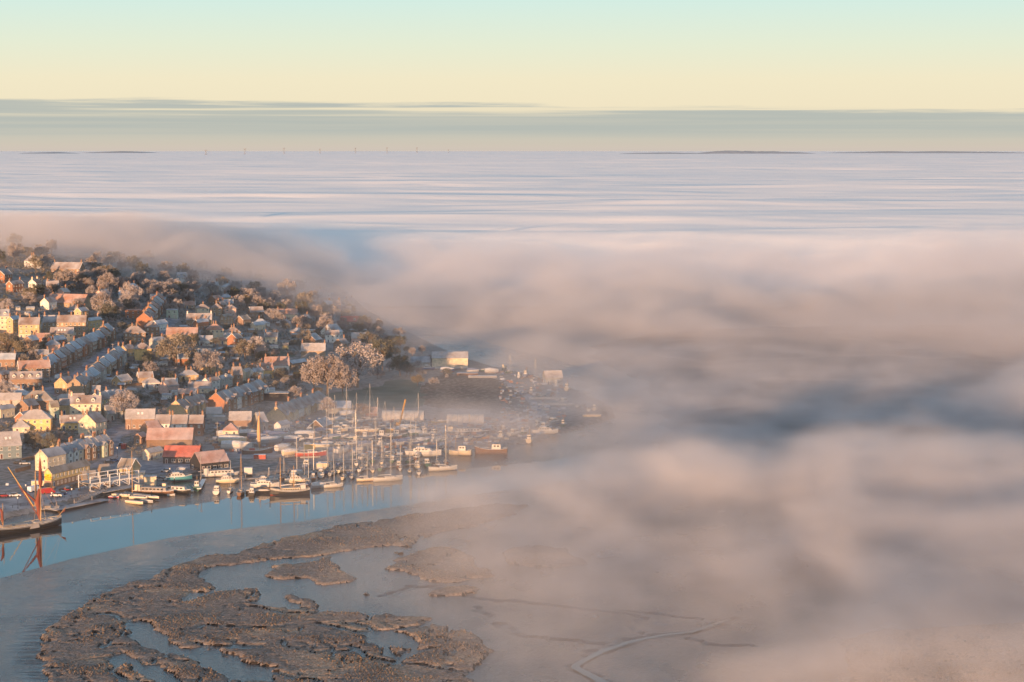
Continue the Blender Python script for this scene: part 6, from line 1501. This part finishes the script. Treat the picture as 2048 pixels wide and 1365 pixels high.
for a in ((262, 928, 172, 'white', 'van', 'frosted white van by the pier end of the car park'), (332, 945, 165, 'silver', 'car', 'silver frosted car, left of three before the red tin roof'), (348, 952, 160, 'red', 'car', 'dull red car, in front of the frosted ones before the sheds'),
          (362, 946, 160, 'silver', 'van', 'frosted estate van, right of three before the black sheds'), (228, 924, 30, 'blue', 'car', 'blue frosted car beside the inn road'), (218, 928, 30, 'dark', 'car', 'dark car nearest the inn road bend'), (248, 898, 95, 'red', 'van', 'pale red van parked at the road bend'),
          (242, 892, 100, 'dark', 'car', 'dark car behind the red van at the bend'), (124, 990, 175, 'blue', 'car', 'blue car on the quay in front of the inn'), (114, 994, 175, 'silver', 'car', 'pale car left of the blue one on the quay'), (68, 984, 60, 'white', 'van', 'white van with red stripe left of the inn'),
          (77, 978, 60, 'dark', 'car', 'dark car behind the white van left of the inn'), (8, 995, 20, 'red', 'car', 'red car at the left edge of the quay'), (30, 994, 15, 'white', 'car', 'white car next to the red one at the left edge'), (38, 928, 10, 'dark', 'car', 'frosted dark car in the yard of the glass fronted barn'),
          (50, 930, 12, 'silver', 'car', 'silver car in the yard of the glass fronted barn'), (118, 758, 70, 'white', 'van', 'white van at the foot of the long brick terrace'), (134, 982, 120, 'red', 'car', 'small red car at the inn wall'), (96, 988, 30, 'red', 'van', 'red delivery truck behind the mast of the barge'),
          (200, 795, 10, 'white', 'car', 'white car behind the shorter terrace'), (468, 682, 5, 'white', 'car', 'white car in the frosty yard right of the red hipped roof'), (478, 812, 20, 'silver', 'car', 'silver car behind the boatyard terrace'), (305, 958, 170, 'dark', 'car', 'dark car at the river edge of the car park'), (322, 962, 170, 'silver', 'car', 'frosted car right of the dark one at the river edge')): car(*a)
# the yellow crane by the arched shelter
def crane():
    x, y, z = ground(800, 858); r = obj('crane', None, None, (x, y, z), .4); tag(r, 'yellow mobile crane with raised lattice jib beside the left arched shelter', 'crane'); ym = mat('crane_yellow', (.50, .30, .10), .6)
    obj('base', MB().box(-2.6, 2.6, -1.2, 1.2, .6, 1.4).mesh('base', [ym]), r); obj('cab', MB().box(-1.8, -.2, -1.0, .6, 1.4, 3.1).mesh('cab', [ym]), r)
    for sx in (-1.8, 0, 1.8): obj('wheel', MB().bar((sx, -1.3, .5), (sx, 1.3, .5), .5, n=10).mesh('wheel', [M_TYRE]), r)
    q = MB(); A = Vector((-.5, 0, 1.8)); Bv = Vector((2.6, 0, 13.5)); o4 = [Vector((0, -.35, 0)), Vector((0, .35, 0)), Vector((.45, .35, -.2)), Vector((.45, -.35, -.2))]
    for o in o4: q.bar(A + o, Bv + o * .5, .09, n=4)
    for k in range(9):
        t0, t1 = k / 9, (k + 1) / 9
        for i in range(4): q.bar(A.lerp(Bv, t0) + o4[i], A.lerp(Bv, t1) + o4[(i + 1) % 4], .05, n=3)
    obj('jib', q.mesh('jib', [ym]), r)
crane()
# containers, skips and sheds about the yard
def box_thing(px, py, L, W_, Hh, rot, m, name, cat, lb, door=True):
    x, y, z = ground(px, py); r = obj(name, None, None, (x, y, z), math.radians(rot)); tag(r, lb, cat)
    b = MB(); n = 8; b.box(-L / 2, L / 2, -W_ / 2, W_ / 2, 0, Hh)
    for k in range(n): xx = -L / 2 + L * (k + .5) / n; b.box(xx - L / n * .25, xx + L / n * .25, -W_ / 2 - .06, -W_ / 2 - .003, .1, Hh - .1)
    obj('body', b.mesh('body', [m]), r); obj('lid', MB().box(-L / 2 - .05, L / 2 + .05, -W_ / 2 - .1, W_ / 2 + .05, Hh, Hh + .12).mesh('lid', [M_FROSTP]), r); FOOT.append((x, y, L * .4))
for px, py, L, W_, Hh, rot, m, n, c, lb in ((622, 900, 6, 2.4, 2.5, 4, HULL['yellow'], 'shipping_container', 'container', 'yellow container in the yard, left half of a lit pair'), (645, 900, 6, 2.4, 2.4, 4, HULL['cream'], 'shipping_container', 'container', 'cream container right of the yellow one'),
        (784, 866, 5, 2.4, 2.0, 5, HULL['yellow'], 'skip', 'skip', 'yellow skip at the foot of the crane'), (594, 952, 4, 2.2, 2.2, -10, HULL['white'], 'portable_cabin', 'cabin', 'small white cabin behind the ketch masts'), (497, 948, 3.2, 2.4, 2.5, 2, HULL['white'], 'portable_cabin', 'cabin', 'white square cabin right of the long white houseboat'),
        (520, 918, 5, 2.4, 1.8, 0, HULL['red'], 'storage_box', 'storage box', 'red store at the foot of the stout wrapped mast'), (662, 872, 1.8, 1.2, 3.2, 0, HULL['cream'], 'water_tank', 'tank', 'little cream tank standing alone in the yard'), (935, 752, 12, 3, 1.6, 0, HULL['brown'], 'timber_stack', 'stack', 'long brown stack in front of the cream warehouse'),
        (965, 756, 16, 2.5, 1.2, 1, HULL['grey'], 'shipping_container', 'container', 'long grey container row end by the sea wall path'), (82, 972, 7, 2.2, 2.0, 8, HULL['cream'], 'market_stall', 'stall', 'cream and yellow stall left of the inn wall'), (645, 938, 5, 3, 2.4, 6, HULL['cream'], 'portable_cabin', 'cabin', 'cream cabin behind the high sided cruiser')): box_thing(px, py, L, W_, Hh, rot, m, n, c, lb)
def clutter():
    r = random.Random(8); m = MB(); M4 = [WALL['wood'], WALL['grey'], HULL['blue'], WALL['red'], M_FROSTP]
    for _ in range(1500):
        px = r.uniform(430, 1130); py = r.uniform(838, 912) if px < 1000 else r.uniform(745, 880)
        x, y, z = ground(px, py)
        if z < 2.5: continue
        a, b, c = r.uniform(.3, 1.6), r.uniform(.3, .9), r.uniform(.3, 1.3); m.box(x - a, x + a, y - b, y + b, z - .2, z + c, r.randint(0, 4))
    for _ in range(260):
        px = r.uniform(0, 230); py = r.uniform(940, 985); x, y, z = ground(px, py)
        if z > 2.5 and not any((x - fx) ** 2 + (y - fy) ** 2 < (fr * .8) ** 2 for fx, fy, fr in FOOT): a = r.uniform(.3, .9); m.box(x - a, x + a, y - .3, y + .3, z - .1, z + r.uniform(.5, .9), r.choice([0, 0, 4]))
    tag(obj('yard_clutter', m.mesh('yard_clutter', M4)), 'timber, crates and benches strewn about the boatyard and quay', 'clutter', kind='stuff')
clutter()
# garden sheds
SR = random.Random(4); SHEDS = []
def shed(px, py):
    x, y, z = ground(px, py)
    if z < 2.6 or any((x - fx) ** 2 + (y - fy) ** 2 < (fr + 1.2) ** 2 for fx, fy, fr in FOOT) or on_road(x, y): return
    k = SR.choice(['wood', 'grey', 'white', 'brick']); rf = SR.choice(['pale', 'blue', 'slate']); r = obj('garden_shed', None, None, (x, y, z), SR.uniform(-.4, .6)); L = SR.choice([3.0, 4.0, 5.0])
    def f(): return MB().add([(-L / 2, -1.2, -1), (L / 2, -1.2, -1), (L / 2, 1.2, -1), (-L / 2, 1.2, -1), (-L / 2, -1.2, 1.8), (L / 2, -1.2, 1.8), (L / 2, 1.2, 1.8), (-L / 2, 1.2, 1.8), (-L / 2, 0, 2.5), (L / 2, 0, 2.5)], [(0, 1, 5, 4), (1, 2, 6, 9, 5), (2, 3, 7, 6), (3, 0, 4, 8, 7)]).mesh('wall', [WALL[k]])
    def g(): return MB().slab([(-L / 2 - .1, -1.4, 1.7), (L / 2 + .1, -1.4, 1.7), (L / 2 + .1, 0, 2.52), (-L / 2 - .1, 0, 2.52)], .1).slab([(-L / 2 - .1, 0, 2.52), (L / 2 + .1, 0, 2.52), (L / 2 + .1, 1.4, 1.7), (-L / 2 - .1, 1.4, 1.7)], .1).mesh('roof', [ROOF[rf]])
    obj('wall', cached(('sw', k, L), f), r); obj('roof', cached(('sr', rf, L), g), r); SHEDS.append((r, k, rf)); FOOT.append((x, y, 2.4))
for _ in range(95): shed(SR.uniform(0, 600), SR.uniform(610, 800))
for _ in range(30): shed(SR.uniform(180, 430), SR.uniform(720, 830))
# garden fences and walls
def fence(p0, p1, h, m, lb):
    a = Vector(ground(*p0)); b = Vector(ground(*p1)); d = b - a; L = math.hypot(d.x, d.y); n = max(int(L / 2.2), 2); r = obj('garden_fence', None, None, a, math.atan2(d.y, d.x)); tag(r, lb, 'fence')
    for k in range(n):
        zz = Z(a.x + d.x * (k + .5) / n, a.y + d.y * (k + .5) / n) - a.z; obj('panel', cached(('fp', round(L / n, 2), h, m.name), lambda: MB().box(.04, L / n - .04, -.04, .04, -.4, h).mesh('panel', [m])), r, (L * k / n, 0, zz))
for p0, p1, h, m, lb in (((30, 946), (62, 938), 1.5, WALL['wood'], 'timber fence left of the big white gabled house'), ((190, 858), (212, 866), 1.2, WALL['brick'], 'brick wall below the low slate outbuilding'), ((236, 775), (300, 770), 1.4, WALL['wood'], 'garden fence below the thin bare tree'), ((300, 790), (350, 784), 1.4, WALL['wood'], 'garden fence left of the brown garage block'),
                         ((450, 698), (486, 694), 1.4, WALL['wood'], 'low lit fence above the frosty green plot'), ((44, 925), (90, 915), 1.6, WALL['wood'], 'yard fence below the small golden square house'), ((125, 905), (160, 893), 1.4, WALL['brick'], 'brick garden wall below the timber banded gable'), ((0, 690), (40, 688), 1.4, WALL['wood'], 'garden fence under the cream terrace at the left edge')): fence(p0, p1, h, m, lb)

# ------------------------------------------------------------------ far things above the fog
M_FARH = mat('hazed_far_woodland', (.55, .52, .50), .95)  # woodland colour paled: the far haze is painted into it
M_FAR = mat('far_steel', (.22, .23, .25), .7)
for i, (px, hpx) in enumerate(((412, 5), (490, 8), (568, 9), (640, 7), (711, 9), (774, 10), (834, 10), (897, 6))):
    y = 34000 + i * 2500; d = ray(px, 305); x = d.x / d.y * y; zb = 40; h = CH - (5 - hpx) / F * y - zb + 6; m = MB(); K = 3.4
    for sx in (-1, 1):
        for sy in (-1, 1): m.bar((sx * 4.5 * K, sy * 4.5 * K, 0), (sx * .8 * K, sy * .8 * K, h), .45 * K, .3 * K)
    for k in range(6):
        t = k / 6; s0, s1 = K * (4.5 - 3.7 * t), K * (4.5 - 3.7 * (t + 1 / 6))
        for sg in (-1, 1): m.bar((-s0 * sg, -s0, h * t), (s1 * sg, -s1, h * (t + 1 / 6)), .5, n=3); m.bar((-s0, s0 * sg, h * t), (-s1, -s1 * sg, h * (t + 1 / 6)), .5, n=3)
    r = obj('pylon', m.mesh('pylon', [M_FAR]), None, (x, y, zb - 6)); r.rotation_euler = (0, 0, .5)
    tag(r, '%s pylon from the left, its head above the far fog' % ('first second third fourth fifth sixth seventh eighth'.split()[i]), 'pylon', 'line of pylons on the horizon')
    obj('crossarm', MB().box(-30, 30, -2, 2, h * .93, h * .93 + 4).box(-24, 24, -2, 2, h * .8, h * .8 + 4).mesh('crossarm', [M_FAR]), r)
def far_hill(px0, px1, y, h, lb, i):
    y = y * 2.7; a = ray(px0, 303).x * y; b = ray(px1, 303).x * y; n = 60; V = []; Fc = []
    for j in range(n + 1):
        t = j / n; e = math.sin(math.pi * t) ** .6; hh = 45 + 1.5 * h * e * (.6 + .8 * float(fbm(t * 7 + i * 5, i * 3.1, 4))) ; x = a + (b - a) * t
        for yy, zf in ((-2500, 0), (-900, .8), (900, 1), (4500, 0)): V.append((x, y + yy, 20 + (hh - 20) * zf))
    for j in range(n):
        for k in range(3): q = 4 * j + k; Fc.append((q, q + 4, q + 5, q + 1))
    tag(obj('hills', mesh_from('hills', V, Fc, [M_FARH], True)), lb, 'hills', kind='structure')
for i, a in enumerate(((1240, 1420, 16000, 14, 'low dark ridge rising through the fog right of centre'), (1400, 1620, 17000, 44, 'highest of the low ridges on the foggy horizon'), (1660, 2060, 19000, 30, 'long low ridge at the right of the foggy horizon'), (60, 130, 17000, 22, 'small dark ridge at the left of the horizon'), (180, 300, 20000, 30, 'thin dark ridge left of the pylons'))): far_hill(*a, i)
# ------------------------------------------------------------------ labels of the many small things, by what stands nearest
ORD = 'first second third fourth fifth sixth seventh eighth ninth tenth eleventh twelfth'.split()
def side_of(px, py, used=()):
    best = sorted(MARKS, key=lambda m: math.hypot(px - m[0], (py - m[1]) * 1.4))
    out_ = []
    for m in best[:7]:
        dx, dy = px - m[0], py - m[1]; q = math.hypot(dx, dy * 1.4)
        if abs(dx) > abs(dy) * 1.3: s = 'right of' if dx > 0 else 'left of'
        else: s = 'below' if dy > 0 else 'behind'
        s = ('just ' if q < 28 else '' if q < 60 else 'well ') + s
        out_.append((s, m[2]))
    return out_
def auto(items, describe, cat, group):
    """items: [(object, description, px, py)] -> unique labels"""
    taken = {}
    for o, d, px, py in items:
        best = side_of(px, py); lab = None
        for s, m in best:
            c = '%s %s %s' % (d, s, m)
            if c not in taken: lab = c; break
        if lab is None:
            base = '%s %s %s' % (d, *best[0]); k = 1
            while '%s, %s one' % (base, ORD[k]) in taken: k += 1
            lab = '%s, %s one' % (base, ORD[k])
        taken[lab] = 1; tag(o, lab, cat if isinstance(cat, str) else cat(o), group if isinstance(group, str) else group(o))
M_ = {'frosted_twigs': 'frosted bare', 'olive_twigs': 'olive brown', 'evergreen_needles': 'dark evergreen'}
S_ = {'round': 'tree', 'tall': 'slender tree', 'conifer': 'pointed tree', 'poplar': 'narrow tree', 'bush': 'bush'}
it = []
for r, k, mn, h, lb in TREES:
    c = 'bush' if k == 'bush' else 'tree'; g = {'frosted_twigs': 'bare frosted trees on the hillside', 'olive_twigs': 'olive brown trees on the hillside', 'evergreen_needles': 'dark evergreens on the hillside'}[mn] if c == 'tree' else 'garden bushes on the hillside'
    r['group'] = g
    if lb: tag(r, lb, c, g); continue
    px, py = project(r.location.x, r.location.y, r.location.z + h * .5); sz = 'tall ' if h > 9.5 else 'small ' if h < 5 and k != 'bush' else 'tiny ' if h < 2.6 else ''
    it.append((r, '%s%s %s' % (sz, M_[mn], S_[k]), px, py))
auto(it, None, lambda o: 'bush' if o.name.startswith('bush') else 'tree', lambda o: o['group'])
it = []
for r, k, hc, mast, lift, lb in BOATS:
    if lb:
        continue
    px, py = project(*r.location); w_ = {'yacht': 'yacht', 'cruiser': 'motor cruiser', 'wrapped': 'covered boat', 'work': 'wheelhouse boat', 'lighter': 'flat hulk', 'barge': 'houseboat', 'dinghy': 'dinghy'}[k]
    it.append((r, '%s %s%s%s' % (hc, w_, ' ashore' if lift > .5 else '', ' with mast' if mast > 8 else ''), px, py)); r['group'] = 'boats laid up ashore' if lift > .5 else 'boats on the moorings'
auto(it, None, lambda o: o['category'] if 'category' in o else 'boat', lambda o: o['group'])
RN = {'brown': 'brown', 'slate': 'slate', 'blue': 'blue', 'terra': 'terracotta', 'pale': 'pale'}
WN = {'cream': 'cream', 'white': 'white', 'brick': 'brick', 'stock': 'buff', 'yellow': 'yellow', 'red': 'red', 'pink': 'pink'}
auto([(r, '%s house, %s %sroof' % (WN[a], RN[b], 'hipped ' if c == 'hip' else ''), *project(*r.location)) for r, a, b, c in HOUSES], None, 'house', 'lesser houses on the hill')
auto([(r, 'little %s garden shed' % {'wood': 'brown timber', 'grey': 'grey', 'white': 'white', 'brick': 'brick'}[k], *project(*r.location)) for r, k, rf in SHEDS], None, 'shed', 'garden sheds on the hill')
print('objects', len(bpy.data.objects))
